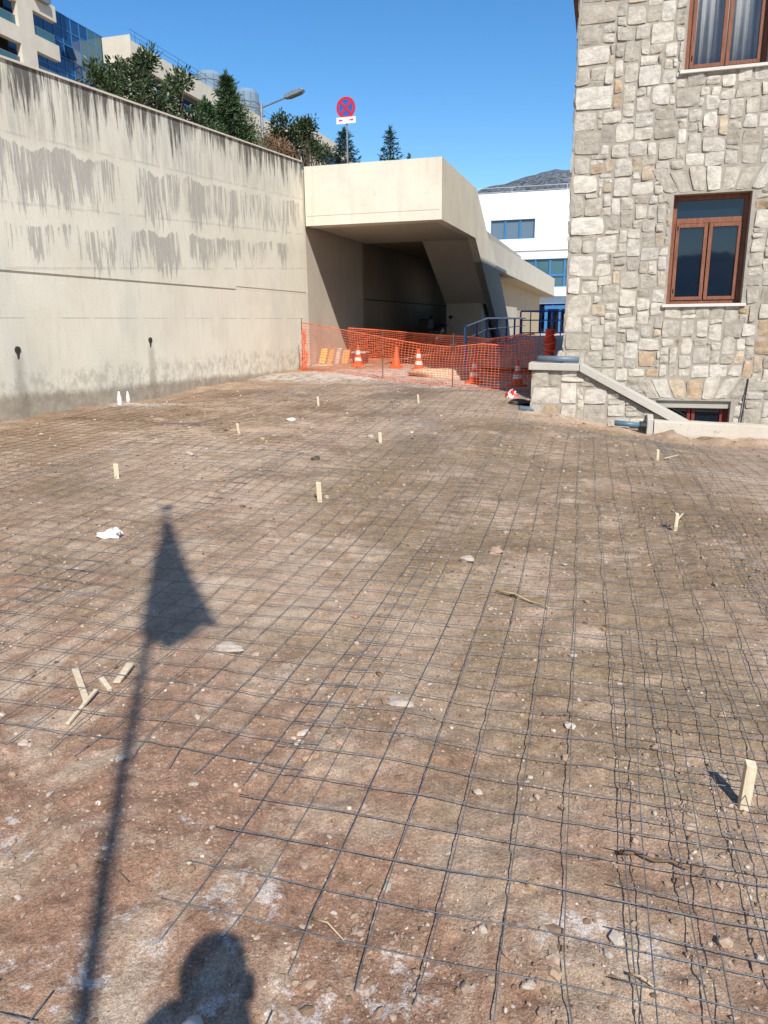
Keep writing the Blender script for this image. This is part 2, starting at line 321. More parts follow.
simple('rock_brown', (.38, .26, .185), .95, .3, 14, .7); simple('rock_dark', (.10, .075, .055), .95, .35, 14, .7)
simple('straw', (.50, .36, .20), .8, .2); simple('root', (.16, .10, .06), .9, .3); simple('curtain', (.56, .56, .55), .85, .06); simple('inside', (.05, .045, .04), .9, .1)
simple('yellow_board', (.60, .36, .12), .6, .15); simple('orange_board', (.62, .27, .10), .6, .15); simple('dark_red_plastic', (.16, .03, .03), .5, .2); simple('sand', (.55, .43, .29), .95, .25, 20, .6)
simple('lamp_lens', (.16, .16, .15), .3, .1); simple('skin', (.52, .33, .24), .55, .05); simple('shirt', (.06, .08, .13), .85, .1); simple('trousers', (.07, .075, .09), .85, .1); simple('hair', (.03, .022, .017), .6, .2)
simple('flag_cloth', (.06, .13, .42), .8, .05); simple('roof_tile', (.24, .075, .045), .8, .2, 5)
m_leaf('magnolia_leaf', (.014, .03, .010), (.055, .085, .028), (.17, .085, .045)); m_leaf('conifer_needle', (.016, .045, .018), (.065, .115, .042), (.13, .155, .07), .6, .25)
m_leaf('olive_leaf', (.055, .075, .03), (.15, .155, .075), (.30, .17, .09), .6, .25); m_leaf('russet_leaf', (.12, .07, .035), (.26, .15, .08), (.42, .22, .13), .7, .2)
m_leaf('fir_needle', (.010, .034, .034), (.035, .085, .075), (.07, .12, .1), .6, .25)
def m_mount():
    n = NT('mountain_scrub'); p = n.pos()
    rock = n.ramp(n.noise(p, .05, 6, .7), [(.3, (.13, .14, .16)), (.7, (.25, .26, .28))])
    sc = n.step(n.noise(p, .16, 5, .8), .46, .56)
    c = n.mix(sc, rock, (.045, .06, .068)); M['mountain'] = n.fin(c, .95, n.bump(n.noise(p, .08, 6, .75), .9, 4), spec=.1)
m_mount()

# ------------------------------------------------------------------ mesh helpers
class MB:
    def __init__(self): self.v = []; self.f = []; self.c = None
    def add(self, vs, fs):
        b = len(self.v); self.v.extend([tuple(map(float, q)) for q in vs]); self.f.extend([tuple(i+b for i in f) for f in fs]); return self
    def box(self, x0, x1, y0, y1, z0, z1, fn=None):
        vs = [(x, y, z) for z in (z0, z1) for y in (y0, y1) for x in (x0, x1)]
        if fn: vs = [fn(*q) for q in vs]
        return self.add(vs, [(0, 2, 3, 1), (4, 5, 7, 6), (0, 1, 5, 4), (2, 6, 7, 3), (0, 4, 6, 2), (1, 3, 7, 5)])
    def sbox(self, t0, t1, s0, s1, z0, z1): return self.box(t0, t1, s0, s1, z0, z1, W3)
    def hbox(self, t0, t1, s0, s1, z0, z1): return self.box(t0, t1, s0, s1, z0, z1, WH)
    def prism(self, poly, a0, a1, fn):   # poly of (u, v); fn(u, v, a)
        k = len(poly); vs = [fn(u, v, a0) for u, v in poly]+[fn(u, v, a1) for u, v in poly]
        return self.add(vs, [tuple(range(k))[::-1], tuple(range(k, 2*k))]+[(i, (i+1) % k, (i+1) % k+k, i+k) for i in range(k)])
    def tube(self, pts, r, n=6, cap=True):
        pts = [np.array(p, float) for p in pts]; k = len(pts); rs = r if isinstance(r, (list, tuple)) else [r]*k
        vs = []; prev = None
        for i, p in enumerate(pts):
            d = pts[min(i+1, k-1)]-pts[max(i-1, 0)]; d = d/(np.linalg.norm(d)+1e-9)
            if prev is None:
                a = np.array([0, 0, 1.0]) if abs(d[2]) < .9 else np.array([1.0, 0, 0])
            else: a = prev
            u = np.cross(a, d); u /= np.linalg.norm(u)+1e-9; w = np.cross(d, u); prev = w
            for j in range(n):
                q = 2*PI*j/n; vs.append(p+rs[i]*(u*math.cos(q)+w*math.sin(q)))
        fs = [(i*n+j, i*n+(j+1) % n, (i+1)*n+(j+1) % n, (i+1)*n+j) for i in range(k-1) for j in range(n)]
        if cap: fs += [tuple(range(n))[::-1], tuple((k-1)*n+j for j in range(n))]
        return self.add(vs, fs)
    def lathe(self, prof, n=20, c=(0, 0, 0)):
        vs = [(c[0]+r*math.cos(2*PI*j/n), c[1]+r*math.sin(2*PI*j/n), c[2]+z) for r, z in prof for j in range(n)]
        k = len(prof); fs = [(i*n+j, i*n+(j+1) % n, (i+1)*n+(j+1) % n, (i+1)*n+j) for i in range(k-1) for j in range(n)]
        return self.add(vs, fs+[tuple(range(n))[::-1], tuple((k-1)*n+j for j in range(n))])
    def blob(self, c, r, seed, n=2, amp=.25):
        bm = bmesh.new(); bmesh.ops.create_icosphere(bm, subdivisions=n, radius=1)
        rr = random.Random(seed); ph = [rr.uniform(0, 9) for _ in range(6)]
        vs = []
        for v in bm.verts:
            q = v.co; k = 1+amp*(math.sin(2.3*q.x+ph[0])*math.sin(2.9*q.y+ph[1])+.6*math.sin(4.1*q.z+ph[2]+2*q.x)+.35*math.sin(6*q.y+ph[3]+5*q.z))
            vs.append((c[0]+q.x*k*r[0], c[1]+q.y*k*r[1], c[2]+q.z*k*r[2]))
        fs = [tuple(v.index for v in f.verts) for f in bm.faces]; bm.free(); return self.add(vs, fs)
    def build(self, name, mat, parent=None, smooth=False, origin=None, bevel=0):
        return mesh_obj(name, np.array(self.v), self.f, mat, parent, smooth, origin, bevel)
def mesh_obj(name, v, faces, mat, parent=None, smooth=False, origin=None, bevel=0, col=None):
    v = np.asarray(v, float)
    if origin is None: origin = (0, 0, 0) if parent is None else tuple(parent.location)
    o_ = np.array(origin, float); me = bpy.data.meshes.new(name)
    me.from_pydata((v-o_).tolist(), [], faces if isinstance(faces, list) else faces.tolist())
    if mat is not None: me.materials.append(mat)
    if col is not None:
        a = me.color_attributes.new('Col', 'FLOAT_COLOR', 'POINT'); cc = np.ones((len(v), 4)); cc[:, :col.shape[1]] = col; a.data.foreach_set('color', cc.ravel())
    me.validate(); me.update()
    bm = bmesh.new(); bm.from_mesh(me); bmesh.ops.recalc_face_normals(bm, faces=bm.faces); bm.to_mesh(me); bm.free()
    if smooth: me.polygons.foreach_set('use_smooth', [True]*len(me.polygons))
    ob = bpy.data.objects.new(name, me); COL.objects.link(ob)
    if parent is not None: ob.parent = parent; ob.location = tuple(np.array(origin)-world_loc(parent))
    else: ob.location = origin
    if bevel:
        b = ob.modifiers.new('bevel', 'BEVEL'); b.width = bevel; b.segments = 2; b.limit_method = 'ANGLE'; b.angle_limit = R(40)
    return ob
def world_loc(o):
    p = np.array(o.location)
    while o.parent is not None: o = o.parent; p = p+np.array(o.location)
    return p
def sub(name, mb, mat, parent, **kw):     # a sub-part whose parent is itself a part
    return mb.build(name, mat, parent, origin=tuple(world_loc(parent)), **kw)
def tag(o, label=None, cat=None, group=None, kind=None):
    if label: o['label'] = label
    if cat: o['category'] = cat
    if group: o['group'] = group
    if kind: o['kind'] = kind
    return o
def thing(name, label, cat, loc=(0, 0, 0), group=None):
    o = bpy.data.objects.new(name, None); COL.objects.link(o); o.location = loc; o.empty_display_size = .1
    return tag(o, label, cat, group)
def copy_tree(o, parent=None):
    c = o.copy(); COL.objects.link(c); c.parent = parent
    for ch in list(o.children): copy_tree(ch, c)
    return c
def grid_wall(mb, us, vs, solid, depth, fn):
    """wall in the (u, v) plane with openings; fn(u, v, w): w=0 front, w=depth back; faces only where needed"""
    us = sorted(set(us)); vs = sorted(set(vs)); nu, nv = len(us)-1, len(vs)-1
    S = [[solid((us[i]+us[i+1])/2, (vs[j]+vs[j+1])/2) for j in range(nv)] for i in range(nu)]
    g = lambda i, j: 0 <= i < nu and 0 <= j < nv and S[i][j]
    idx = {}; V = []; F = []
    def vid(i, j, k):
        if (i, j, k) not in idx: idx[(i, j, k)] = len(V); V.append(fn(us[i], vs[j], depth*k))
        return idx[(i, j, k)]
    for i in range(nu):
        for j in range(nv):
            if not S[i][j]: continue
            F.append((vid(i, j, 0), vid(i+1, j, 0), vid(i+1, j+1, 0), vid(i, j+1, 0))); F.append((vid(i, j, 1), vid(i, j+1, 1), vid(i+1, j+1, 1), vid(i+1, j, 1)))
            if not g(i-1, j): F.append((vid(i, j, 0), vid(i, j+1, 0), vid(i, j+1, 1), vid(i, j, 1)))
            if not g(i+1, j): F.append((vid(i+1, j, 0), vid(i+1, j, 1), vid(i+1, j+1, 1), vid(i+1, j+1, 0)))
            if not g(i, j-1): F.append((vid(i, j, 0), vid(i, j, 1), vid(i+1, j, 1), vid(i+1, j, 0)))
            if not g(i, j+1): F.append((vid(i, j+1, 0), vid(i+1, j+1, 0), vid(i+1, j+1, 1), vid(i, j+1, 1)))
    mb.add(V, F); return mb

# ================================================================== GROUND
def axis(parts):
    out = []
    for a, b, st in parts: out += list(np.arange(a, b-1e-6, st))
    return np.array(out+[parts[-1][1]])
def build_ground():
    xs = axis([(-3000, -200, 400), (-200, -40, 32), (-40, -12, 4), (-12, -7, .25), (-7, -2.6, .055), (-2.6, 2.6, .024), (2.6, 7, .055), (7, 14, .35), (14, 40, 4), (40, 200, 32), (200, 3000, 400)])
    ys = axis([(-3000, -200, 400), (-200, -20, 30), (-20, -4, 2), (-4, .9, .35), (.9, 3.2, .018), (3.2, 6, .03), (6, 11, .055), (11, 20, .09), (20, 32, 1), (32, 80, 8), (80, 200, 30), (200, 3000, 400)])
    X, Y = np.meshgrid(xs, ys); h = ground_h(X.ravel(), Y.ravel())
    far = np.clip((np.hypot(X.ravel(), Y.ravel())-120)/200, 0, 1); h = h*(1-far)
    v = np.stack([X.ravel(), Y.ravel(), h], 1); nx, ny = len(xs), len(ys)
    i, j = np.meshgrid(np.arange(nx-1), np.arange(ny-1)); a = (j*nx+i).ravel()
    f = np.stack([a, a+1, a+1+nx, a+nx], 1)
    o = mesh_obj('ground', v, f, M['dirt'], smooth=True); tag(o, kind='structure')
build_ground()
mb = MB(); mb.sbox(-8.05, 14, 20.3, 90, .2, .425); tag(mb.build('pavement', M['apron_concrete']), kind='structure')
mb = MB(); mb.sbox(-160, -8.62, -30, 140, -.5, 4.75); tag(mb.build('upper_terrace', M['dirt']), kind='structure')
# hills all round the valley
def build_hill(name, fnz, az0, az1, d0, d1, mat):
    n, k = 150, 26; V = []; 
    for i in range(n+1):
        a = R(az0+(az1-az0)*i/n)
        for j in range(k+1):
            u = j/k; d = d0+(d1-d0)*u; prof = math.sin(min(1, u/.75)*PI/2)**1.25 if u <= .75 else 1-(u-.75)*1.2
            V.append((d*math.sin(a), d*math.cos(a), fnz(math.degrees(a))*prof))
    V = np.array(V); V[:, 2] += (fbm(V[:, 0], V[:, 1], .012, 5, 77, .55)*14)*(V[:, 2] > 30)
    idx = lambda i, j: i*(k+1)+j
    F = [(idx(i, j), idx(i+1, j), idx(i+1, j+1), idx(i, j+1)) for i in range(n) for j in range(k)]
    tag(mesh_obj(name, V, F, mat, smooth=True), kind='structure')
build_hill('mountain', lambda a: max(60, 272-(7.5*max(0, 12.4-a)+5.5*max(0, a-12.4))-3*math.exp(-(a-12.4)**2)), -16, 60, 900, 1750, M['mountain'])
build_hill('hills', lambda a: 55+22*math.sin(a*.21)+14*math.sin(a*.53+1), 95, 290, 700, 1300, M['mountain'])

# ================================================================== RETAINING WALL (left)
def wall_top(s): return 4.564+.0606*s
t = thing('retaining_wall', 'tall weathered cream concrete retaining wall with dark streaks and peeling paint along the left side', 'wall', W3(-8.1, 8, 0))
mb = MB()
zy = lambda s, z, a: W3(a, s, z)
mb.prism([(-6, -.6), (20.3, -.6), (20.3, 2.37), (-6, 2.37)], -8.62, -8.1, zy)
mb.prism([(-6, 2.37), (15.9, 2.37), (15.9, wall_top(15.9)), (-6, wall_top(-6))], -8.62, -8.082, zy)
mb.prism([(15.903, 2.43), (20.15, 2.43), (20.15, wall_top(20.15)), (15.903, wall_top(15.903))], -8.62, -8.086, zy)
mb.prism([(15.903, 2.37), (20.3, 2.37), (20.3, 2.43), (15.903, 2.43)], -8.62, -8.098, zy)
mb.build('wall_face', M['wall'], t)
mb = MB(); mb.prism([(-6, wall_top(-6)), (20.15, wall_top(20.15)), (20.15, wall_top(20.15)+.03), (-6, wall_top(-6)+.03)], -8.66, -8.055, zy)
mb.build('coping', M['portal_paint'], t)
for hs, hz in ((9.0, 1.27), (12.35, 1.32)):
    mb = MB(); mb.tube([W3(-8.2, hs, hz+.02), W3(-8.085, hs, hz)], .055, 12); p = mb.build('weep_hole', M['inside'], t)
    mb = MB(); mb.prism([(hs-.035, hz), (hs+.05, hz+.01), (hs+.02, hz-.12), (hs-.01, hz-.13)], -8.1, -8.096, zy); sub('stain', mb, M['inside'], p)

# ================================================================== CONCRETE PORTAL with sloped stair leg, tunnel and long canopy
t = thing('concrete_portal', 'cream concrete underpass portal with deep fascia and slanted stair leg beyond the net', 'portal', W3(-6.2, 20.2, .4))
mb = MB()     # fascia: front beam
mb.sbox(-8.04, -4.24, 20.2, 20.75, 4.175, 5.68)
mb.build('fascia', M['portal_paint'], t)
mb = MB(); mb.sbox(-8.0, -4.3, 20.196, 20.2, 4.42, 4.430); mb.build('fascia_joint', M['raw_concrete'], t)
mb = MB()     # side plate running back and down
poly = [(20.752, 4.182), (25.6, 4.235), (26.95, 3.585), (31.4, 3.585), (28.45, 4.52), (25.7, 5.75), (20.752, 5.68)]
mb.prism(poly, -4.49, -4.24, zy); mb.build('side_plate', M['portal_paint'], t)
mb = MB(); mb.prism([(26.96, 3.58), (29.7, 2.26), (33.6, .43), (36.6, .43), (35.0, 1.75), (31.42, 3.58)], -4.488, -4.245, zy); mb.build('leg', M['stained_shade_concrete'], t)  # lower leg; the shade of the house is put into its dark colour
mb = MB()     # underside of the sloped stair
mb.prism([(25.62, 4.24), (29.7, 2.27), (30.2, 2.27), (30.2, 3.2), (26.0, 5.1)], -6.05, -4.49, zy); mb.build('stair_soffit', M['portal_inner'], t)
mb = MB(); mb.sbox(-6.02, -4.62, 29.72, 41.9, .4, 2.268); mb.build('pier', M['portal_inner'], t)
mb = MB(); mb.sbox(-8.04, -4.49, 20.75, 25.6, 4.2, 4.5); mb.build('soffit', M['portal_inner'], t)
mb = MB(); mb.sbox(-8.1, -6.05, 25.64, 42, 4.28, 4.6); mb.build('tunnel_ceiling', M['tunnel_shaded'], t)
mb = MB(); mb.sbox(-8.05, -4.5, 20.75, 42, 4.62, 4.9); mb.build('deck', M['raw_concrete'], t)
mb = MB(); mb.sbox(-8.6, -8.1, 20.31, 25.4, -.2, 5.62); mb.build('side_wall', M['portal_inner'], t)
mb = MB(); mb.sbox(-8.6, -8.16, 25.55, 75, -.2, 4.6); mb.sbox(-8.6, -8.06, 25.4, 25.55, -.2, 4.5); mb.build('tunnel_wall', M['tunnel_shaded'], t)
mb = MB(); mb.sbox(-8.16, -8.14, 25.6, 60, 2.36, 2.40); mb.build('joint_shade_strip', M['inside'], t)  # raised dark strip stands in for the shade line of the joint
t = thing('walkway_canopy', 'long cream concrete walkway slab running away behind the slanted leg above a tan wall', 'canopy', W3(-4.3, 45, .4))
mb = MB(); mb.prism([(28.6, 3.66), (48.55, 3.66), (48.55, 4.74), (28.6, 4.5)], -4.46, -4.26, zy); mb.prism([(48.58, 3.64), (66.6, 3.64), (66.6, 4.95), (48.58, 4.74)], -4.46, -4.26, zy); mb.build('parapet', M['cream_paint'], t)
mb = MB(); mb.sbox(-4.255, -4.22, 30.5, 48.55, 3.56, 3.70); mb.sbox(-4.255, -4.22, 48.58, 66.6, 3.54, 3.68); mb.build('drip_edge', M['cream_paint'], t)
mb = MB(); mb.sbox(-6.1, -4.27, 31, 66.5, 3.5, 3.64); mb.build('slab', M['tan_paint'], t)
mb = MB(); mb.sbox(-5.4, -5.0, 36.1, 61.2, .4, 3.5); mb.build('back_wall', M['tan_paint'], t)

# ================================================================== WHITE BUILDING far behind
t = thing('white_building', 'white rendered building with blue framed windows seen between the portal and the stone house', 'building', W3(-4, 72, .4))
wins = [(-10.54, -6.55, 8.77, 10.45), (-9.0, 8, 4.50, 6.98), (-8.9, 8, .45, 3.05)]
mb = MB(); us = [-30, 20]+[w[0] for w in wins]+[w[1] for w in wins]; vs = [.3, 12.72]+[w[2] for w in wins]+[w[3] for w in wins]
grid_wall(mb, us, vs, lambda u, v: not any(w[0] < u < w[1] and w[2] < v < w[3] for w in wins), .35, lambda u, v, w: W3(u, 72+w, v)); 
mb.sbox(-30, -29.6, 72.35, 95, .3, 12.7); mb.sbox(19.6, 20, 72.35, 95, .3, 12.7); mb.build('wall', M['white_paint'], t)
mb = MB(); mb.sbox(-29.6, 19.6, 72.35, 95, 12.3, 12.5); mb.build('roof', M['raw_concrete'], t)
mb = MB(); mb.sbox(-30, 20, 71.88, 71.998, 7.72, 7.84); mb.sbox(-30, 20, 71.4, 71.998, 3.68, 4.45); mb.build('ledge', M['white_paint'], t)
for k, (a, b, c, d) in enumerate(wins):
    n = (3, 13, 12)[k]; fr = MB(); w = .09
    for i in range(n+1): x = a+(b-a)*i/n; fr.sbox(x-w, x+w, 72.12, 72.22, c, d)
    for z in ((c, d) if k == 0 else (c, d, c+(d-c)*.42)): fr.sbox(a+.1, b-.1, 72.10, 72.2, z-w, z+w)
    f = fr.build('window', M['light_blue_paint' if k < 2 else 'blue_paint'], t)
    g = MB(); g.sbox(a, b, 72.23, 72.25, c, d); sub('pane', g, M[('grey_glass', 'teal_glass', 'dark_glass')[k]], f)
mb = MB()
for x in (-5.15, -3.9, -3.35): mb.sbox(x-.13, x+.13, 70.6, 70.8, .42, 2.55)
mb.sbox(-5.3, -3.0, 70.55, 70.85, 2.55, 2.85); mb.sbox(-5.1, -3.0, 70.85, 71.9, 2.7, 2.8); mb.build('entrance_frame', M['light_blue_paint'], t)
mb = MB()
for z in (13.2, 13.6): mb.tube([W3(-30, 74.5, z), W3(20, 74.5, z)], .014, 5)
for x in range(-29, 20, 5): mb.tube([W3(x, 74.5, 12.5), W3(x, 74.5, 13.6)], .014, 5)
mb.build('roof_railing', M['white_paint'], t)

# ================================================================== STONE HOUSE (right)
FS = 11.8                                # facade plane
H0 = np.array(WH(-.58, FS, 0))
house = thing('stone_house', 'rubble stone house with brown timber windows filling the right edge', 'house', tuple(H0))
hw = [(.83, 1.83, 1.80, 3.27), (.83, 1.85, 4.82, 6.45), (.80, 1.83, -.75, .42), (4.3, 5.3, 1.80, 3.27), (4.3, 5.3, 4.82, 6.45)]
def in_hole(u, v, pad=0): return any(w[0]-pad < u < w[1]+pad and w[2]-pad < v < w[3]+pad for w in hw)
mb = MB(); us = [-.58, 8]+[w[0] for w in hw]+[w[1] for w in hw]; vs = [-1.0, 8.39]+[w[2] for w in hw]+[w[3] for w in hw]
grid_wall(mb, us, vs, lambda u, v: not in_hole(u, v), .42, lambda u, v, w: WH(u, FS+w, v))
mb.hbox(-.58, -.18, FS+.421, 25.6, -1, 8.40); mb.hbox(7.6, 8, FS+.421, 25.6, -1, 8.40); mb.hbox(-.179, 7.599, 25.2, 25.6, -1, 8.40)
mb.build('wall', M['mortar'], house)
mb = MB(); mb.hbox(-.179, 7.599, FS+1.9, FS+2.0, -1, 8.3); mb.build('inner_partition', M['inside'], house)

STONE_COLS = [((.53, .475, .39), 10), ((.58, .525, .44), 9), ((.46, .41, .335), 4), ((.58, .53, .45), 4), ((.45, .395, .315), 4), ((.46, .34, .225), 2), ((.52, .42, .30), 2), ((.47, .425, .355), 2)]
def stone_col():
    tot = sum(w for _, w in STONE_COLS); r = random.random()*tot
    for c, w in STONE_COLS:
        r -= w
        if r <= 0: k = random.uniform(.82, 1.14); return [min(1, q*k) for q in c]
def layout(u0, u1, v0, v1, hole, unit=.063, quoin=None):
    nu, nv = int(round((u1-u0)/unit)), int(round((v1-v0)/unit)); du, dv = (u1-u0)/nu, (v1-v0)/nv
    occ = np.zeros((nu, nv), bool); out = []
    for i in range(nu):
        for j in range(nv):
            if hole(u0+(i+.5)*du, v0+(j+.5)*dv): occ[i, j] = True
    if quoin is not None:
        j = 0; alt = 0
        while j < nv:
            h = min(random.choice([4, 4, 5, 5]), nv-j); w = random.choice([6, 7, 8]) if alt else random.choice([3, 4, 5]); alt = 1-alt
            if quoin > 0: 
                if not occ[nu-w:, j:j+h].any(): occ[nu-w:, j:j+h] = True; out.append((nu-w, j, w, h))
            elif not occ[:w, j:j+h].any(): occ[:w, j:j+h] = True; out.append((0, j, w, h))
            j += h
    for j in range(nv):
        for i in range(nu):
            if occ[i, j]: continue
            w, h = random.choice([(4, 3), (3, 3), (4, 3), (3, 3), (3, 2), (2, 2), (5, 4), (4, 4), (3, 1), (3, 4), (2, 2), (4, 2), (3, 3), (3, 3), (5, 3), (3, 2), (4, 4), (2, 3)])
            ww = 1
            while ww < w and i+ww < nu and not occ[i+ww, j]: ww += 1
            hh = 1
            while hh < h and j+hh < nv and not occ[i:i+ww, j+hh].any(): hh += 1
            if ww < 2: hh = min(hh, 2)
            occ[i:i+ww, j:j+hh] = True; out.append((i, j, ww, hh))
    return [[(u0+i*du, v0+j*dv), (u0+(i+w)*du, v0+j*dv), (u0+(i+w)*du, v0+(j+h)*dv), (u0+i*du, v0+(j+h)*dv)] for i, j, w, h in out]
def stones_mesh(quads, fn, name, parent, gap=.009, prot=(.006, .02)):
    n = 8; g = np.array([-1, -.95, -.62, -.2, .2, .62, .95, 1.0]); A, B = np.meshgrid(g, g); A = A.ravel(); B = B.ravel()
    V = []; F = []; C = []
    for q in quads:
        q = np.array(q, float); c = q.mean(0); size = np.abs(q.max(0)-q.min(0))
        q = q+np.array([[random.gauss(0, .011), random.gauss(0, .011)] for _ in range(4)])
        s = 1-2*gap/np.maximum(size, .05); q = c+(q-c)*np.clip(s, .5, 1)
        rr = random.uniform(.04, .13); k = 1-rr*(A*A)*(B*B)          # rounded corners
        a = A*k; b = B*k
        N0 = (1-a)*(1-b)/4; N1 = (1+a)*(1-b)/4; N2 = (1+a)*(1+b)/4; N3 = (1-a)*(1+b)/4
        uv = N0[:, None]*q[0]+N1[:, None]*q[1]+N2[:, None]*q[2]+N3[:, None]*q[3]
        sd = random.randint(0, 99999); p = random.uniform(*prot)
        edge = np.maximum(np.abs(A), np.abs(B)); rim = (np.abs(A) > .99) | (np.abs(B) > .99)
        uv = uv+(np.stack([vnoise(uv[:, 0]*9+sd, uv[:, 1]*9, 5), vnoise(uv[:, 0]*9, uv[:, 1]*9+sd, 6)], 1))*.013
        tx, ty = random.gauss(0, .006), random.gauss(0, .006)
        hgt = p*(1-.5*edge**4)+(vnoise(uv[:, 0]*16+sd, uv[:, 1]*16, 3)+.6*vnoise(uv[:, 0]*35, uv[:, 1]*35+sd, 8))*.016+tx*A+ty*B
        hgt = np.where(rim, -.012, np.maximum(hgt, .003))
        base = len(V)*n*n
        V.append(np.stack([uv[:, 0], uv[:, 1], -hgt], 1)); C.append(np.tile(stone_col(), (n*n, 1)))
        for i in range(n-1):
            for j in range(n-1): F.append((base+i*n+j, base+i*n+j+1, base+(i+1)*n+j+1, base+(i+1)*n+j))
    V = np.concatenate(V); C = np.concatenate(C)
    P = np.array([fn(*r) for r in V])
    return mesh_obj(name, P, F, M['stone'], parent, False, None, 0, C)
def voussoirs(a, b, z, h, n=7, spread=.17):
    qs = []
    for k in range(n):
        x0, x1 = a-.12+(b-a+.24)*k/n, a-.12+(b-a+.24)*(k+1)/n; m = (a+b)/2
        qs.append([(x0, z), (x1, z), (m+(x1-m)*(1+spread*2.2), z+h+random.uniform(-.03, .05)), (m+(x0-m)*(1+spread*2.2), z+h+random.uniform(-.03, .05))])
    return qs
arch = [(w[0], w[1], w[3]) for w in hw if w[3] < 5]
def arch_zone(u, v): return any(a-.12-(v-z)*.45 < u < b+.12+(v-z)*.45 and z-.02 < v < z+.33 for a, b, z in arch)
qs = layout(-.575, 6.2, -.25, 7.2, lambda u, v: in_hole(u, v, .012) or arch_zone(u, v), quoin=-1)
for a, b, z in arch: qs += voussoirs(a, b, z+.015, .31)
stones_mesh(qs, lambda u, v, w: WH(u, FS+w, v), 'stone_facing', house)
qs = layout(FS-.01, FS+6, -.25, 6.9, lambda u, v: False, quoin=-1)
stones_mesh(qs, lambda u, v, w: WH(-.58+w, u, v), 'side_stone_facing', house)
def timber_window(a, b, c, d, transom, curtain=False, low=False):
    s0 = FS+.16; fw = .065
    fr = MB()
    fr.hbox(a, a+fw, s0, s0+.07, c, d); fr.hbox(b-fw, b, s0, s0+.07, c, d); fr.hbox(a+fw, b-fw, s0, s0+.07, d-fw, d); fr.hbox(a+fw, b-fw, s0, s0+.07, c, c+.05)
    f = fr.build('window', M['frame_wood' if not low else 'red_timber'], house, bevel=.006)
    zt = c+(d-c)*transom if transom else d-fw
    if transom:
        m = MB(); m.hbox(a+fw, b-fw, s0-.012, s0+.06, zt-.035, zt+.035); sub('transom', m, M['frame_wood'], f, bevel=.006)
    mid = (a+b)/2; zb = c+.05
    for x0, x1 in ((a+fw, mid-.004), (mid+.004, b-fw)):
        m = MB(); e = .052; z1 = zt-.037 if transom else zt-.002
        m.hbox(x0+.003, x0+e, s0-.018, s0+.045, zb+.003, z1); m.hbox(x1-e, x1-.003, s0-.018, s0+.045, zb+.003, z1)
        m.hbox(x0+e, x1-e, s0-.018, s0+.045, zb+.003, zb+e); m.hbox(x0+e, x1-e, s0-.018, s0+.045, z1-e, z1)
        sub('sash', m, M['frame_wood' if not low else 'red_timber'], f, bevel=.006)
        g = MB(); g.hbox(x0+e-.01, x1-e+.01, s0+.012, s0+.02, zb+e-.01, z1-e+.01); sub('pane', g, M['clear_glass' if curtain else 'dark_glass'], f)
    if transom:
        g = MB(); g.hbox(a+fw-.01, b-fw+.01, s0+.03, s0+.038, zt+.03, d-fw+.01); sub('pane', g, M['clear_glass' if curtain else 'dark_glass'], f)
    if not low:
        m = MB(); m.hbox(a-.055, b+.055, FS-.055, s0+.02, c-.045, c-.004); sub('sill', m, M['sill_stone'], f, bevel=.006)
    else:
        m = MB(); m.hbox(a, b, FS+.05, FS+.16, d-.11, d); sub('lintel', m, M['raw_concrete'], f)
    for z in (zb+.1, zt-.12):
        m = MB(); m.tube([WH(a+fw+.03, s0-.022, z), WH(a+fw+.03, s0-.022, z+.06)], .008, 6); sub('hinge', m, M['dark_metal'], f)
    if curtain:
        xs = np.linspace(a+.03, b-.10, 120); m = []
        amp = .028
        for z in (c+.02, d-.05): m += [WH(x, s0+.16+amp*math.sin((x-a)*58+.5*math.sin(x*31))+.02*math.sin((x-a)*17), z) for x in xs]
        k = len(xs); FF = [(i, i+1, k+i+1, k+i) for i in range(k-1)]
        cu = mesh_obj('curtain', np.array(m), FF, M['curtain'], f, True, tuple(world_loc(f)))
        so = cu.modifiers.new('solid', 'SOLIDIFY'); so.thickness = .004
    return f
timber_window(*hw[0], .77); timber_window(*hw[1], None, curtain=True); timber_window(*hw[2], None, low=True); timber_window(*hw[3], .77); timber_window(*hw[4], None, curtain=True)
# roof: low hip with a red boarded eave that shows along the house corner
mb = MB(); z0 = 8.55
pts = [WH(-1.08, FS-.5, z0), WH(8.5, FS-.5, z0), WH(8.5, 26.0, z0), WH(-1.08, 26.0, z0), WH(2.8, 18, z0+2.3), WH(4.6, 18, z0+2.3)]
pts += [WH(-1.08, FS-.5, z0-.1), WH(8.5, FS-.5, z0-.1), WH(8.5, 26.0, z0-.1), WH(-1.08, 26.0, z0-.1)]
mb.add(pts, [(0, 1, 5, 4), (1, 2, 5), (2, 3, 4, 5), (3, 0, 4), (0, 1, 7, 6), (1, 2, 8, 7), (2, 3, 9, 8), (3, 0, 6, 9)])
rf = mb.build('roof', M['roof_tile'], house)
mb = MB(); mb.hbox(-1.07, 8.49, FS-.49, 25.99, z0-.13, z0-.101); sub('eave', mb, M['red_timber'], rf)
mb = MB(); mb.tube([WH(2.02, FS-.035, .75), WH(1.98, FS-.05, .12)], .011, 6); mb.build('cable', M['dark_metal'], house)

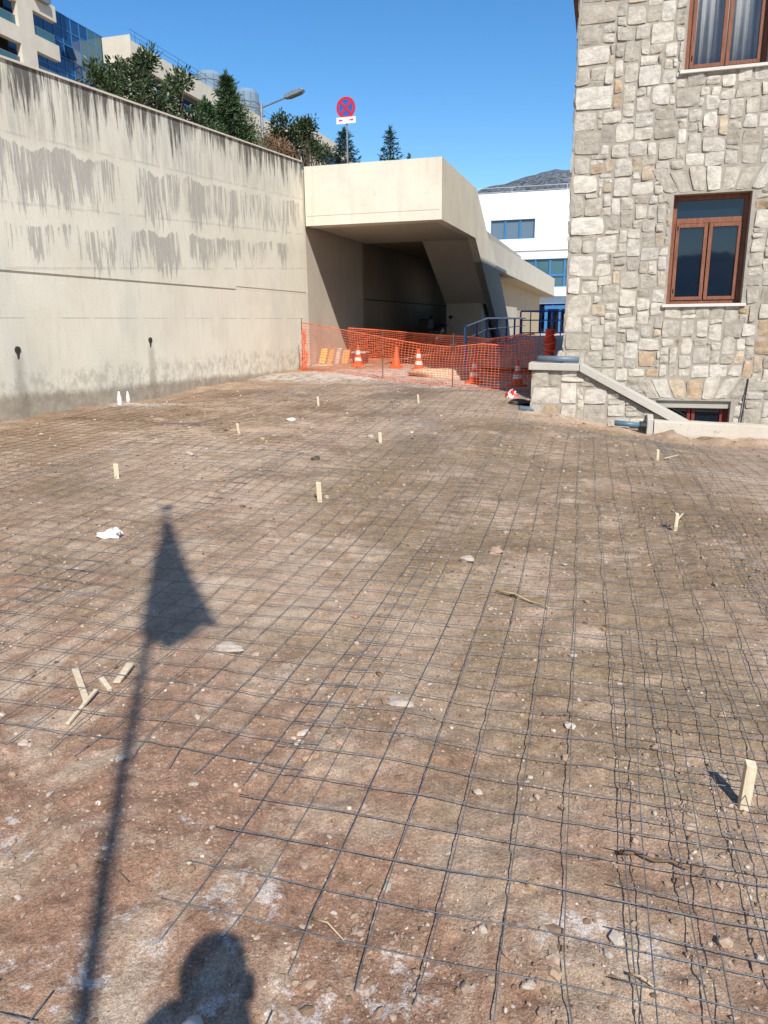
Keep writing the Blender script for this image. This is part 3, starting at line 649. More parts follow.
# low garden wall with sloping coping in front of the house
t = thing('garden_wall', 'low rubble stone wall with sloping concrete coping before the house corner', 'low wall', WH(-.4, 11.5, .2))
S0, S1_ = 11.36, 11.70
mb = MB(); mb.prism([(-1.0, -.6), (1.3, -.6), (1.3, .02), (.70, .30), (-.31, .86), (-1.0, .88)], S0+.02, S1_, lambda u, v, a: WH(u, a, v)); mb.build('core', M['mortar'], t)
def top_at(u): return .88 if u < -.31 else .86-(u+.31)*.56
qs = layout(-1.0, 1.2, -.2, .88, lambda u, v: v+.03 > top_at(u), unit=.085)
stones_mesh(qs, lambda u, v, w: WH(u, S0+.02+w, v), 'stone_facing', t)
qs = layout(S0, S1_, -.2, .86, lambda u, v: False, unit=.1)
stones_mesh(qs, lambda u, v, w: WH(-1.0+w, u, v), 'end_stone_facing', t)
mb = MB(); mb.prism([(-1.05, .885), (-.32, .870), (-.32, .975), (-1.05, .99)], S0-.05, S1_+.04, lambda u, v, a: WH(u, a, v)); mb.build('level_coping', M['coping_concrete'], t, bevel=.012)
mb = MB(); mb.prism([(-.315, .868), (1.22, .045), (1.30, .13), (-.29, .975), (-.315, .975)], S0-.06, S1_+.03, lambda u, v, a: WH(u, a, v)); mb.build('sloping_coping', M['coping_concrete'], t, bevel=.01)

# kerb round the light well
t = thing('concrete_kerb', 'pale rough concrete kerb round the light well under the small basement window', 'kerb', WH(1.8, 11.1, 0))
n_ = 46; V = []; us = np.linspace(.76, 7.0, n_)
for i, u in enumerate(us):
    j1, j2 = vnoise(u*3.1, .3, 4)*.03, vnoise(u*5, 2.3, 5)*.03
    zt = .195-.04*(u-.76)/1.5 if u < 2.3 else .155
    for (s, z) in ((11.16+j1, -.5), (11.14+j1, .0), (11.17+j2, zt-.02+j1*.5), (11.20, zt+j2*.4), (11.36, zt+j1*.4), (11.37, -.5)): V.append(WH(u, s, z))
F = [(i*6+k, i*6+(k+1) % 6, (i+1)*6+(k+1) % 6, (i+1)*6+k) for i in range(n_-1) for k in range(6)]+[tuple(range(6))[::-1], tuple((n_-1)*6+k for k in range(6))]
mesh_obj('kerb_face', np.array(V), F, M['kerb_concrete'], t)
mb = MB(); mb.prism([(11.12, -.4), (11.13, .22), (11.75, .36), (11.95, .3), (11.95, -.4)], .66, .745, lambda u, v, a: WH(a, u, v)); mb.build('end_slab', M['coping_concrete'], t, bevel=.012)

# ================================================================== UPPER TOWN (beyond the retaining wall)
def building_A():
    t = thing('balcony_building', 'cream concrete block with recessed balconies at the top left corner', 'building', W3(-46, 50, 4.75))
    holes = []
    for k in range(-4, 5):
        zb = 24.68+k*2.95
        holes += [(20+9.2*i, 20+9.2*i+6.3, zb, zb+1.75) for i in range(-2, 0)] + [(49.6-9.2, 55.9-9.2, zb, zb+1.75), (49.6, 55.9, zb, zb+1.75), (57.65, 60.6, zb, zb+1.75)]
    holes = [h for h in holes if h[2] > 5 and h[3] < 35]
    us = [-5, 60.5]+[min(h[0], 60.5) for h in holes]+[min(h[1], 60.5) for h in holes]; vs = [4.7, 36]+[h[2] for h in holes]+[h[3] for h in holes]
    mb = MB(); grid_wall(mb, us, vs, lambda u, v: not any(h[0] < u < h[1] and h[2] < v < h[3] for h in holes), .5, lambda u, v, w: W3(-46-w, u, v)); mb.build('facade', M['cream_paint'], t)
    mb = MB(); mb.sbox(-64, -48.2, -5, 57.0, 4.7, 35.2); mb.build('core', M['inside'], t)
    mb = MB()
    for z in sorted(set(h[2] for h in holes)): mb.sbox(-48.19, -46.51, -5, 60.5, z-.22, z-.02)
    mb.sbox(-64, -46.51, -5, 60.5, 35.3, 35.98); mb.build('floor_slab', M['cream_paint'], t)
    for k, h in enumerate(h for h in holes if h[0] > 38 and 18 < h[2] < 30):
        mb = MB(); mb.sbox(-46.34, -46.30, h[0]+.02, min(h[1], 60.45)-.02, h[2]+.01, h[2]+.78); p = mb.build('balcony_glass', M['teal_glass'], t)
        mb = MB(); mb.tube([W3(-46.32, h[0]+.02, h[2]+.8), W3(-46.32, min(h[1], 60.45), h[2]+.8)], .03, 6); sub('handrail', mb, M['grey_metal'], p)
        if h[0] < 57:
            mb = MB(); mb.sbox(-48.18, -48.1, h[0]+.4, h[1]-.3, h[2]+.05, h[2]+1.7); mb.build('window', M['dark_glass'], t)
    mb = MB(); mb.sbox(-45.98, -45.6, 57.9, 59.4, 27.35, 27.95); mb.build('air_conditioner', M['grey_metal'], t)
building_A()
t = thing('glass_building', 'blue mirrored curtain wall block between the balconies and the trees', 'building', W3(-49, 65, 4.75))
mb = MB(); mb.sbox(-70, -49.0, 56.7, 71.1, 4.7, 29.0); mb.build('glazing', M['blue_glass'], t)
mb = MB(); GP = 1.2
for i in range(13): q = 71.1-i*GP; mb.sbox(-48.995, -48.95, q-.035, q+.035, 4.75, 29.05)
for k in range(20): z = 29.0-k*GP; mb.sbox(-48.993, -48.955, 56.8, 71.05, z-.035, z+.035)
mb.build('mullion', M['light_blue_paint'], t)
for i, k, ty in ((0, 0, 1), (1, 0, 1), (0, 1, 1), (1, 1, 1), (2, 1, 1), (2, 2, 1), (0, 2, 1), (1, 3, 1), (2, 3, 0), (1, 4, 1), (0, 3, 1), (3, 2, 0)):
    q = 71.1-(i+1)*GP; z = 29.0-k*GP; mb = MB(); mb.sbox(-48.998, -48.975, q+.04, q+GP-.04, z-GP+.04, z-.04); mb.build('pane', M['teal_glass' if ty else 'grey_glass'], t)
mb = MB(); q = 71.1-5*GP; z = 29.0-2*GP
mb.add([W3(-48.94, q+.06, z-.06), W3(-48.94, q+GP-.06, z-.06), W3(-48.6, q+GP-.06, z-1.15), W3(-48.6, q+.06, z-1.15), W3(-48.9, q+.06, z-.06), W3(-48.9, q+GP-.06, z-.06), W3(-48.55, q+GP-.06, z-1.15), W3(-48.55, q+.06, z-1.15)],
       [(0, 1, 2, 3), (4, 5, 6, 7), (0, 1, 5, 4), (1, 2, 6, 5), (2, 3, 7, 6), (3, 0, 4, 7)]); mb.build('open_window', M['dark_glass'], t)
t = thing('terrace_building', 'cream apartment block with roof wires receding behind the magnolia', 'building', W3(-47, 90, 4.75))
holes = []
for k in range(8):
    zt = 26.4-k*3.0
    for s0 in (72.6, 79.5, 86.5, 93.5, 100.5, 107.5, 112.5): holes.append((s0, s0+5.2, zt-2.0, zt))
holes = [h for h in holes if h[2] > 5]
mb = MB(); us = [70.95, 118]+[h[0] for h in holes]+[h[1] for h in holes]; vs = [4.7, 28.4]+[h[2] for h in holes]+[h[3] for h in holes]
grid_wall(mb, us, vs, lambda u, v: not any(h[0] < u < h[1] and h[2] < v < h[3] for h in holes), .5, lambda u, v, w: W3(-45.8-w, u, v))
mb.sbox(-52, -46.302, 71.2, 71.7, 4.7, 28.6); mb.sbox(-48.9, -45.75, 70.85, 70.948, 26.6, 28.85); mb.build('facade', M['cream_paint'], t)
mb = MB(); mb.sbox(-60, -47.4, 71.75, 118, 4.7, 28.0); mb.build('core', M['inside'], t)
mb = MB()
for z in sorted(set(h[2] for h in holes)): mb.sbox(-47.39, -46.31, 71.8, 117.5, z-.3, z-.02)
mb.build('floor_slab', M['cream_paint'], t)
for h in holes:
    if h[2] > 17:
        mb = MB(); mb.sbox(-46.1, -46.06, h[0]+.02, h[1]-.02, h[2]+.01, h[2]+.85); mb.build('balcony_glass', M['teal_glass'], t)
        mb = MB(); mb.sbox(-47.38, -47.3, h[0]+.5, h[1]-.6, h[2], h[2]+1.9); mb.build('window', M['blue_glass'], t)
mb = MB()
for dz in (.55, 1.0): mb.tube([W3(-45.9, 71.1, 28.4+dz), W3(-45.9, 118, 28.4+dz)], .018, 5)
for s in range(72, 119, 4): mb.tube([W3(-45.9, s, 28.3), W3(-45.9, s, 29.4)], .016, 5)
mb.build('roof_wires', M['dark_metal'], t)
for lab, tt, ss, zz, r in (('round glass stair tower rising behind the terrace building roof', -56.7, 107, 36.7, 2.1), ('farther round glass stair tower standing behind the conifer', -51, 107, 34.0, 1.75)):
    c = W3(tt, ss, 4.75); t = thing('stair_tower', lab, 'tower', c, 'round stair towers')
    mb = MB(); mb.lathe([(r, 0), (r, zz-4.75-.8), (r*.8, zz-4.75-.25), (r*.3, zz-4.75)], 20, c); mb.build('glazing', M['pale_glass'], t)
    mb = MB()
    for k in range(12): a = 2*PI*k/12; mb.tube([(c[0]+r*1.01*math.cos(a), c[1]+r*1.01*math.sin(a), 4.8), (c[0]+r*1.01*math.cos(a), c[1]+r*1.01*math.sin(a), zz-.8)], .06, 4)
    for z in np.arange(8, zz-.7, 1.6): mb.tube([(c[0]+r*1.01*math.cos(2*PI*k/20), c[1]+r*1.01*math.sin(2*PI*k/20), z) for k in range(21)], .05, 4)
    mb.build('glazing_bars', M['grey_metal'], t)
t = thing('far_block', 'farthest cream concrete block behind the street lamp', 'building', W3(-55, 130, 4.75))
mb = MB(); mb.sbox(-60, -50.5, 125, 150, 4.7, 33.2); mb.sbox(-50.498, -49.5, 124.6, 150, 31.6, 33.6); mb.sbox(-50.498, -49.5, 124.6, 150, 27.6, 29.4); mb.build('wall', M['cream_paint'], t)
mb = MB(); mb.sbox(-50.48, -50.40, 125.5, 149.5, 29.41, 31.59); mb.build('window', M['dark_glass'], t)

# ================================================================== VEGETATION behind the wall
def leaf_mesh(name, C, Ls, Ws, D, mat, parent, colf):
    """kite-shaped leaves: C base points, D directions"""
    n = len(C); D = D/np.linalg.norm(D, axis=1)[:, None]
    A = RNG.normal(size=(n, 3)); S = np.cross(D, A); S /= np.linalg.norm(S, axis=1)[:, None]; Nn = np.cross(S, D)
    L = Ls[:, None]; Wd = Ws[:, None]
    V = np.empty((n, 4, 3)); V[:, 0] = C; V[:, 1] = C+D*L*.5+S*Wd*.5+Nn*Wd*.18; V[:, 2] = C+D*L-Nn*L*.1; V[:, 3] = C+D*L*.5-S*Wd*.5+Nn*Wd*.18
    F = np.arange(n*4).reshape(n, 4); F = np.concatenate([F[:, [0, 1, 2]], F[:, [0, 2, 3]]])
    col = np.repeat(colf, 4)[:, None]*np.ones((1, 3))
    me = bpy.data.meshes.new(name); o_ = world_loc(parent)
    me.from_pydata((V.reshape(-1, 3)-o_).tolist(), [], F.tolist()); me.materials.append(mat)
    a = me.color_attributes.new('Col', 'FLOAT_COLOR', 'POINT'); cc = np.ones((n*4, 4)); cc[:, :3] = col; a.data.foreach_set('color', cc.ravel())
    ob = bpy.data.objects.new(name, me); COL.objects.link(ob); ob.parent = parent; return ob
def broadleaf(kind, label, base, crowns, leaf, L, ncl, npc, spread, cat='tree', up=.5):
    t = thing(kind, label, cat, base); base = np.array(base)
    tr = MB(); cl = []
    for c, r in crowns:
        c = np.array(c); r = np.array(r)
        for _ in range(ncl):
            d = RNG.normal(size=3); d /= np.linalg.norm(d); q = c+d*r*RNG.uniform(.35, 1.0)*RNG.uniform(.75, 1.15)
            if q[2] < base[2]+.15: q[2] = base[2]+.15+RNG.uniform(0, .3)
            cl.append((q, d))
        fork = base*.35+c*.65; fork[2] = base[2]+(c[2]-base[2])*.45
        p1 = base+(fork-base)*.5+RNG.normal(size=3)*.05
        tr.tube([base+RNG.normal(size=3)*.03, p1, fork, c], [.09, .07, .05, .02], 7)
        for q, d in cl[-ncl::3]: tr.tube([fork+(c-fork)*RNG.uniform(0, .9), (fork+q)/2+RNG.normal(size=3)*.06+np.array([0, 0, .08]), q], [.028, .018, .006], 5)
    tr.build('trunk', M['bark'], t)
    C = []; D = []; col = []
    for q, d in cl:
        k = int(npc*RNG.uniform(.6, 1.3)); p = q+RNG.normal(size=(k, 3))*spread*RNG.uniform(.7, 1.2)
        dd = (p-q)*1.5/spread+RNG.normal(size=(k, 3))*.7+d*.5+np.array([0, 0, up]); C.append(p); D.append(dd)
        col.append(np.clip(RNG.uniform(.05, .8)*.6+RNG.uniform(0, 1, k)*.42, 0, 1))
    C = np.concatenate(C); D = np.concatenate(D); col = np.concatenate(col); n = len(C)
    leaf_mesh('crown', C, L*RNG.uniform(.7, 1.25, n), L*.42*RNG.uniform(.7, 1.2, n), D, leaf, t, col)
    return t
def conifer(label, base, top, rad, leaf, levels=26, per=9, kind='conifer', density=1.0):
    t = thing(kind, label, 'tree', base); bx, by, bz = base; H = top-bz
    tr = MB(); tr.tube([(bx, by, bz-.2), (bx+.02, by, bz+H*.5), (bx, by, top-.1)], [.11, .07, .012], 7)
    C = []; D = []; col = []
    for i in range(levels):
        u = (i+.3)/levels; z = bz+.25+(H-.3)*u; r = rad*(1-u)**.85*(1-.25*max(0, .2-u)*5)
        for k in range(per):
            a = 2*PI*(k+RNG.uniform(-.4, .4))/per+i*.7; rr = r*RNG.uniform(.55, 1.18)+.05; ux, uy = math.cos(a), math.sin(a)
            lift = RNG.uniform(.05, .40)*rr
            if i % 2 == 0 and k % 2 == 0: tr.tube([(bx, by, z), (bx+ux*rr*.85, by+uy*rr*.85, z+lift*.8)], [.016, .005], 4)
            m = int((14+46*rr)*density); f = RNG.uniform(.08, 1, m)**.7
            p = np.stack([bx+ux*rr*f, by+uy*rr*f, z+lift*f-.12*rr*np.sin(f*PI)], 1)+RNG.normal(size=(m, 3))*.03
            d = np.stack([ux*.9+RNG.normal(size=m)*.75, uy*.9+RNG.normal(size=m)*.75, RNG.normal(size=m)*.45+.25], 1)
            C.append(p); D.append(d); col.append(np.clip(.15+.6*f*RNG.uniform(.4, 1.2)+RNG.normal(size=m)*.1, 0, 1))
    tr.build('trunk', M['bark'], t)
    m = 60; C.append(np.stack([np.full(m, bx), np.full(m, by), top-.45*RNG.uniform(0, 1, m)], 1)); D.append(np.stack([RNG.normal(size=m)*.4, RNG.normal(size=m)*.4, np.ones(m)], 1)); col.append(RNG.uniform(.2, .8, m))
    C = np.concatenate(C); D = np.concatenate(D); col = np.concatenate(col); n = len(C)
    leaf_mesh('foliage', C, RNG.uniform(.12, .24, n), RNG.uniform(.03, .055, n), D, leaf, t, col)
    return t
TZ = 4.75
def T(t, s, z): return np.array(W3(t, s, z))
def at_s(px, py, s):                   # a place of the photograph at site distance s
    d = _R*(px-384)/FPX+_U*(512-py)/FPX+_f; k = s/(d[0]*SG+d[1]*CG); return np.array([d[0]*k, d[1]*k, CAM_Z+d[2]*k])
def cl(*c): return [(at_s(px, py, s)+np.array(W3(-.0, 0, 0)), (r*s/700, r*s/700*1.2, r*s/700)) for px, py, s, r in c]
broadleaf('magnolia_tree', 'dark glossy magnolia with tall ragged crown in front of the glass building', tuple(T(-11.2, 16.2, TZ)),
    cl((95, 75, 15.6, 9), (104, 84, 15.8, 12), (118, 70, 16.2, 11), (125, 84, 16.3, 15), (142, 66, 16.8, 10), (148, 60, 17.0, 6), (142, 82, 16.8, 13), (134, 98, 16.3, 14), (152, 96, 17.2, 12), (112, 92, 15.8, 10)), M['magnolia_leaf'], .125, 11, 26, .085)
broadleaf('magnolia_tree', 'lower dark magnolia with a raised top beside the small conifer', tuple(T(-11.0, 18.6, TZ)),
    cl((182, 80, 18.6, 8), (172, 88, 18.4, 8), (163, 98, 18.0, 10), (166, 112, 18.0, 13), (184, 116, 18.8, 13), (196, 124, 19.4, 11), (150, 106, 17.6, 10), (206, 134, 19.8, 9)), M['magnolia_leaf'], .12, 11, 26, .09)
conifer('pointed green conifer rising above the retaining wall beside the street lamp', tuple(at_s(226, 69, 22.2)*np.array([1, 1, 0])+np.array([0, 0, TZ])), 8.75, 1.15, M['conifer_needle'], 32, 7, density=.75)
conifer('bushy olive green conifer leaning against the magnolia', tuple(at_s(204, 95, 20.6)*np.array([1, 1, 0])+np.array([0, 0, TZ])), 7.65, 1.1, M['conifer_needle'], 20, 7, density=.8)
broadleaf('shrub', 'olive and yellowish shrub growing under the street lamp', tuple(T(-10.4, 23.4, TZ)),
    cl((240, 118, 22.8, 11), (247, 130, 23.2, 12), (236, 138, 22.6, 10), (256, 140, 24, 11)), M['olive_leaf'], .10, 16, 22, .13, 'shrub')
broadleaf('shrub', 'russet dry shrub on the wall top next to the concrete portal', tuple(T(-10.1, 25.4, TZ)),
    cl((278, 148, 25.2, 9), (286, 155, 25.6, 8), (268, 146, 24.8, 8)), M['russet_leaf'], .10, 18, 22, .13, 'shrub')
broadleaf('magnolia_tree', 'dark magnolia with stray side branches between the lamp and the sign', tuple(T(-11.0, 27.6, TZ)),
    cl((280, 124, 27, 9), (290, 133, 27.3, 11), (302, 128, 27.8, 6), (309, 127, 28, 4), (296, 145, 27.6, 12), (312, 148, 28.2, 9), (276, 138, 27, 8), (306, 140, 28, 6)), M['magnolia_leaf'], .15, 13, 24, .11)
broadleaf('magnolia_tree', 'small dark evergreen standing low left of the no stopping sign', tuple(T(-11.4, 33.5, TZ)),
    cl((316, 150, 33, 8), (322, 156, 33.2, 8)), M['magnolia_leaf'], .15, 18, 22, .13)
conifer('blue green fir standing right behind the no stopping sign', tuple(at_s(344, 127, 34)*np.array([1, 1, 0])+np.array([0, 0, TZ])), 9.85, 1.9, M['fir_needle'], 28, 7, density=.7)
conifer('slim fir with bare pointed top standing alone right of the sign', tuple(at_s(390, 127, 34)*np.array([1, 1, 0])+np.array([0, 0, TZ])), 9.75, 1.4, M['fir_needle'], 22, 6, density=.6)
conifer('tiny fir tip just showing over the portal edge', tuple(at_s(409, 153, 34)*np.array([1, 1, 0])+np.array([0, 0, TZ])), 8.55, .8, M['fir_needle'], 18, 6, density=.6)

# ================================================================== STREET THINGS on the upper road
lp = T(-11.85, 26, TZ); t = thing('street_lamp', 'grey street lamp with a long slanted arm above the retaining wall', 'street lamp', tuple(lp))
mb = MB(); mb.tube([lp, T(-11.85, 26, 8.7)], [.075, .05], 10); mb.tube([T(-11.85, 26, 8.65), T(-11.85, 26, 8.95)], .06, 10); mb.build('pole', M['grey_metal'], t)
mb = MB(); mb.tube([T(-11.85, 26, 8.82), T(-10.85, 26, 9.08)], .03, 8); mb.tube([T(-11.85, 26, 8.82), T(-12.75, 26, 9.02)], .03, 8); mb.build('arm', M['grey_metal'], t)
mb = MB(); hx = lambda u, v, a: W3(-10.95+u*.97-v*.24, 26+a, 9.06+u*.24+v*.97)
mb.prism([(0, -.03), (.12, -.06), (.66, -.05), (.74, .0), (.70, .06), (.3, .10), (.04, .06)], -.13, .13, hx); p = mb.build('lamp_head', M['grey_metal'], t, bevel=.015)
mb = MB(); mb.prism([(.16, -.08), (.62, -.075), (.62, -.052), (.16, -.055)], -.10, .10, hx); sub('lens', mb, M['lamp_lens'], p)
mb = MB(); hx2 = lambda u, v, a: W3(-12.65-u*.97+v*.24, 26+a, 9.0+u*.24+v*.97)
mb.prism([(0, -.03), (.12, -.06), (.66, -.05), (.74, .0), (.70, .06), (.3, .10), (.04, .06)], -.13, .13, hx2); mb.build('lamp_head', M['grey_metal'], t, bevel=.015)
# no stopping sign
sc_ = T(-8.74, 25.9, 8.56); t = thing('road_sign', 'round red and blue no stopping sign on a pole above the portal', 'road sign', tuple(T(-8.74, 26, TZ)))
mb = MB(); mb.tube([T(-8.74, 26, TZ), T(-8.74, 26, 8.75)], .03, 10); mb.build('pole', M['grey_metal'], t)
def disc(r0, r1, w, a0=0, a1=2*PI, n=48):
    m = MB(); V = []; 
    for i in range(n+1):
        a = a0+(a1-a0)*i/n
        for r in (r0, r1): V.append(W3(-8.74+r*math.cos(a), 25.95-w, 8.56+r*math.sin(a)))
    m.add(V, [(2*i, 2*i+1, 2*i+3, 2*i+2) for i in range(n)]); return m
def disc_solid(r, w0, w1, n=48):
    m = MB(); m.prism([(r*math.cos(2*PI*k/n), r*math.sin(2*PI*k/n)) for k in range(n)], w0, w1, lambda u, v, a: W3(-8.74+u, 25.95-a, 8.56+v)); return m
p = disc_solid(.335, 0, .012).build('disc', M['sign_blue'], t)
mb = disc(.245, .335, .016); sub('border', mb, M['sign_red'], p)
mb = MB()
for sg in (1, -1): 
    q = [(-.25, -.036), (.25, -.036), (.25, .036), (-.25, .036)]; a = sg*PI/4
    mb.prism([(u*math.cos(a)-v*math.sin(a), u*math.sin(a)+v*math.cos(a)) for u, v in q], .0155 if sg > 0 else .0185, .018 if sg > 0 else .021, lambda u, v, a_: W3(-8.74+u, 25.95-a_, 8.56+v))
sub('cross', mb, M['sign_red'], p)
mb = MB(); mb.sbox(-9.08, -8.40, 25.93, 25.945, 8.075, 8.275); p = mb.build('plate', M['sign_white'], t)
mb = MB()
for x, sg in ((-8.93, -1), (-8.55, 1)):
    mb.prism([(x-sg*.07, -.018), (x+sg*.01, -.018), (x+sg*.01, -.045), (x+sg*.08, 0), (x+sg*.01, .045), (x+sg*.01, .018), (x-sg*.07, .018)], .0005, .003, lambda u, v, a: W3(u, 25.93-a, 8.18+v))
sub('arrow', mb, M['sign_red'], p)

# ================================================================== AT THE END OF THE SITE
def pt(px, py): x, y = ground_point(px, py); return x, y, gh(x, y)
def cone(striped):
    o = thing('traffic_cone', '-', 'traffic cone')
    b = MB(); k = .19; b.prism([(-k, -k+.03), (-k+.03, -k), (k-.03, -k), (k, -k+.03), (k, k-.03), (k-.03, k), (-k+.03, k), (-k, k-.03)], 0, .05, lambda u, v, a: (u, v, a)); b.build('base', M['orange_plastic'], o, bevel=.008)
    c = MB(); c.lathe([(.15, .045), (.145, .075), (.128, .09), (.062, .42), (.035, .585), (.032, .61), (.018, .612), (.017, .56)], 22); c.build('cone_body', M['cone_striped' if striped else 'orange_plastic'], o, smooth=False)
    return o
c0 = cone(True); c1 = cone(False)
specs = [(c0, 358, 366.5, 'white banded traffic cone farthest left, nearest the leaning boards'), (None, 419, 370.5, 'white banded traffic cone just right of the plain orange one'),
         (None, 474, 383, 'white banded traffic cone in front of the blue railing foot'), (None, 517, 385.5, 'white banded traffic cone farthest right, next to the red net bundle'), (c1, 396, 367.5, 'plain orange traffic cone without white bands')]
for k, (o, px, py, lab) in enumerate(specs):
    if o is None: o = copy_tree(c0)
    x, y, h = pt(px, py); o.location = (x, y, max(h, .43 if W3(0,0,0) and (x*SG+y*CG) > 20.3 else h)); o.scale = (.9, .9, .92); o.rotation_euler = (R(random.uniform(-2, 2)), R(random.uniform(-2, 2)), random.uniform(0, 3)); tag(o, lab, 'traffic cone', 'traffic cones behind the orange net')
# plastic net
def net(label, path, tops, mat, cell=(.085, .062), r=.0046, seed=1, posts=()):
    """path: ground points (x, y); tops: heights of the upper hem above datum"""
    P = np.array(path, float); seg = np.linalg.norm(np.diff(P, axis=0), axis=1); cum = np.concatenate([[0], np.cumsum(seg)]); L = cum[-1]
    nu = int(L/cell[0]); u = np.linspace(0, L, nu+1); X = np.interp(u, cum, P[:, 0]); Y = np.interp(u, cum, P[:, 1]); TP = np.interp(u, cum, tops)
    Z0 = ground_h(X, Y)+.01; nv = 17
    tx, ty = np.gradient(X), np.gradient(Y); ln = np.hypot(tx, ty); nx, ny = -ty/ln, tx/ln
    G = np.zeros((nu+1, nv+1, 3))
    for j in range(nv+1):
        v = j/nv; off = .09*vnoise(u*1.1+seed, np.full_like(u, v*2.2), seed)+.05*vnoise(u*3.3, np.full_like(u, v*3.1+seed), seed+1)+.10*math.sin(v*PI)*vnoise(u*.5, u*0+seed, seed+2)
        du = .03*vnoise(u*2, np.full_like(u, v*4), seed+3)
        G[:, j, 0] = X+nx*off+tx/ln*du; G[:, j, 1] = Y+ny*off+ty/ln*du; G[:, j, 2] = Z0+(TP-Z0)*v+(.05*vnoise(u*.9, u*0+v*3, seed+4))*math.sin(v*PI)
    t = thing('net_fence', label, 'fence', tuple(G[nu//2, 0]))
    V = []; F = []
    def strand(A, rad):
        k = len(A); d = np.gradient(A, axis=0); d /= np.linalg.norm(d, axis=1)[:, None]+1e-9
        a = np.stack([-d[:, 1], d[:, 0], np.zeros(k)], 1)
        bad = np.linalg.norm(a, axis=1) < .35
        w = np.where(bad[:, None], np.array([1.0, 0, 0]), a); side = np.cross(d, np.array([nx.mean(), ny.mean(), 0.0])); side /= np.linalg.norm(side, axis=1)[:, None]+1e-9
        b = sum(len(q) for q in V); nn = np.array([nx.mean(), ny.mean(), 0])*rad*.35
        V.append(np.stack([A+side*rad, A-nn, A-side*rad, A+nn], 1).reshape(-1, 3))
        for i in range(k-1):
            for q in range(4): F.append((b+i*4+q, b+i*4+(q+1) % 4, b+(i+1)*4+(q+1) % 4, b+(i+1)*4+q))
    for i in range(nu+1): strand(G[i], r)
    for j in range(1, nv): strand(G[:, j], r)
    mesh_obj('mesh', np.concatenate(V), F, mat, t); V = []; F = []
    strand(G[:, nv], r*2.6); mesh_obj('top_hem', np.concatenate(V), F, mat, t); V = []; F = []
    strand(G[:, 0], r*2.2); mesh_obj('bottom_hem', np.concatenate(V), F, mat, t)
    for f, hh in posts:
        i = int(f*nu); mb = MB(); mb.tube([(X[i], Y[i]-.02, Z0[i]-.2), (X[i]+.01, Y[i]-.02, Z0[i]+hh)], .012, 6); mb.build('post', M['wire_rusty'], t)
    return t
def top_z(px, py, x, y):
    d = _R*(px-384)/FPX+_U*(512-py)/FPX+_f; return CAM_Z+d[2]*y/d[1]
base_px = [(303, 369.5), (325, 372), (350, 374.5), (385, 379), (419, 382), (450, 385.5), (480, 388), (510, 390), (548, 391)]
top_px = [(303, 322.5), (325, 326), (350, 331), (385, 337.5), (419, 344), (450, 347), (480, 344), (510, 346), (555, 335)]
pth = [ground_point(*b) for b in base_px]; tops = [top_z(q[0], q[1], *p) for q, p in zip(top_px, pth)]
net('front orange plastic safety net closing off the site below the portal', pth, tops, M['net_plastic'], seed=3, posts=((.0, 1.35), (.46, 1.05), (.72, 1.1), (1.0, 1.3)))
pth2 = [W3(t_, s_, 0)[:2] for t_, s_ in ((-7.7, 22.6), (-6.6, 22.3), (-5.4, 21.6), (-4.4, 20.2), (-3.3, 18.9), (-2.6, 17.9), (-1.5, 17.4))]
net('second orange safety net sagging in the shade behind the cones', pth2, [1.43, 1.36, 1.28, 1.24, 1.22, 1.18, 1.3], M['net_plastic'], seed=8, r=.0065)
bx, by, _h = W3(-1.02, 15.4, 0); t = thing('net_roll', 'red rolled up bundle of plastic net standing against the house corner', 'net roll', (bx, by, gh(bx, by)))
mb = MB(); zz = gh(bx, by); mb.tube([(bx+.02*math.sin(k*1.7), by+.02*math.cos(k*2.1), zz+k*.11) for k in range(12)], [.10+.02*math.sin(k*2.3) for k in range(12)], 9); mb.build('bundle', M['net_red'], t)
mb = MB(); 
for k in range(9): z = zz+.1+k*.125; mb.tube([(bx+.125*math.cos(a), by+.125*math.sin(a), z+.05*math.sin(a+k)) for a in np.linspace(0, 2*PI, 15)], .012, 5)
mb.build('strap', M['net_plastic'], t)
bx, by = ground_point(305, 371); t = thing('net_remnant', 'crumpled orange net remnant gathered at the foot of the retaining wall', 'net'); t.location = (bx, by, gh(bx, by))
mb = MB(); zz = gh(bx, by)
for k in range(60):
    a, z = random.uniform(0, 6.3), random.uniform(0, 1.0); r0 = .16*(1-z*.7); q = [(bx+r0*math.cos(a)*random.uniform(.3, 1)+.02*i*random.uniform(-1, 1), by+r0*math.sin(a), zz+z+random.uniform(-.12, .12)*i/2) for i in range(4)]
    mb.tube([(bx, by, zz+z*.9+.02)]+q, .007, 4)
mb.tube([(bx, by, zz-.02), (bx+.01, by, zz+.5), (bx, by, zz+1.05)], .014, 6)
mb.build('crumpled_netting', M['net_plastic'], t)
# boards leaning at the wall, crate, plank, sand
for k, (tt, m, w, h, lab) in enumerate(((-7.92, 'yellow_board', .2, .46, 'wide yellow board leaning on the portal wall, leftmost of the boards'), (-7.68, 'orange_board', .14, .42, 'narrow orange board leaning between the yellow board and the white board'),
        (-7.46, 'rock_pale', .13, .47, 'pale greyish board leaning between the two orange boards'), (-7.22, 'orange_board', .2, .42, 'wider orange board leaning right of the white board'))):
    o = MB(); th = R(20); b = W3(tt, 20.75, .43)
    fn = lambda u, v, a: W3(tt+u+.12*v, 20.75+v*math.sin(th)+a*math.cos(th), .435+v*math.cos(th))
    o.prism([(-w/2, 0), (w/2, 0), (w/2, h), (-w/2, h)], 0, .03, fn); tag(o.build('barrier_board', M[m], None, origin=b, bevel=.004), lab, 'board', 'boards leaning by the portal wall')
b = W3(-6.85, 21.1, .43); t = thing('crate', 'dark red plastic crate with a pale lid on the concrete by the boards', 'crate', b)
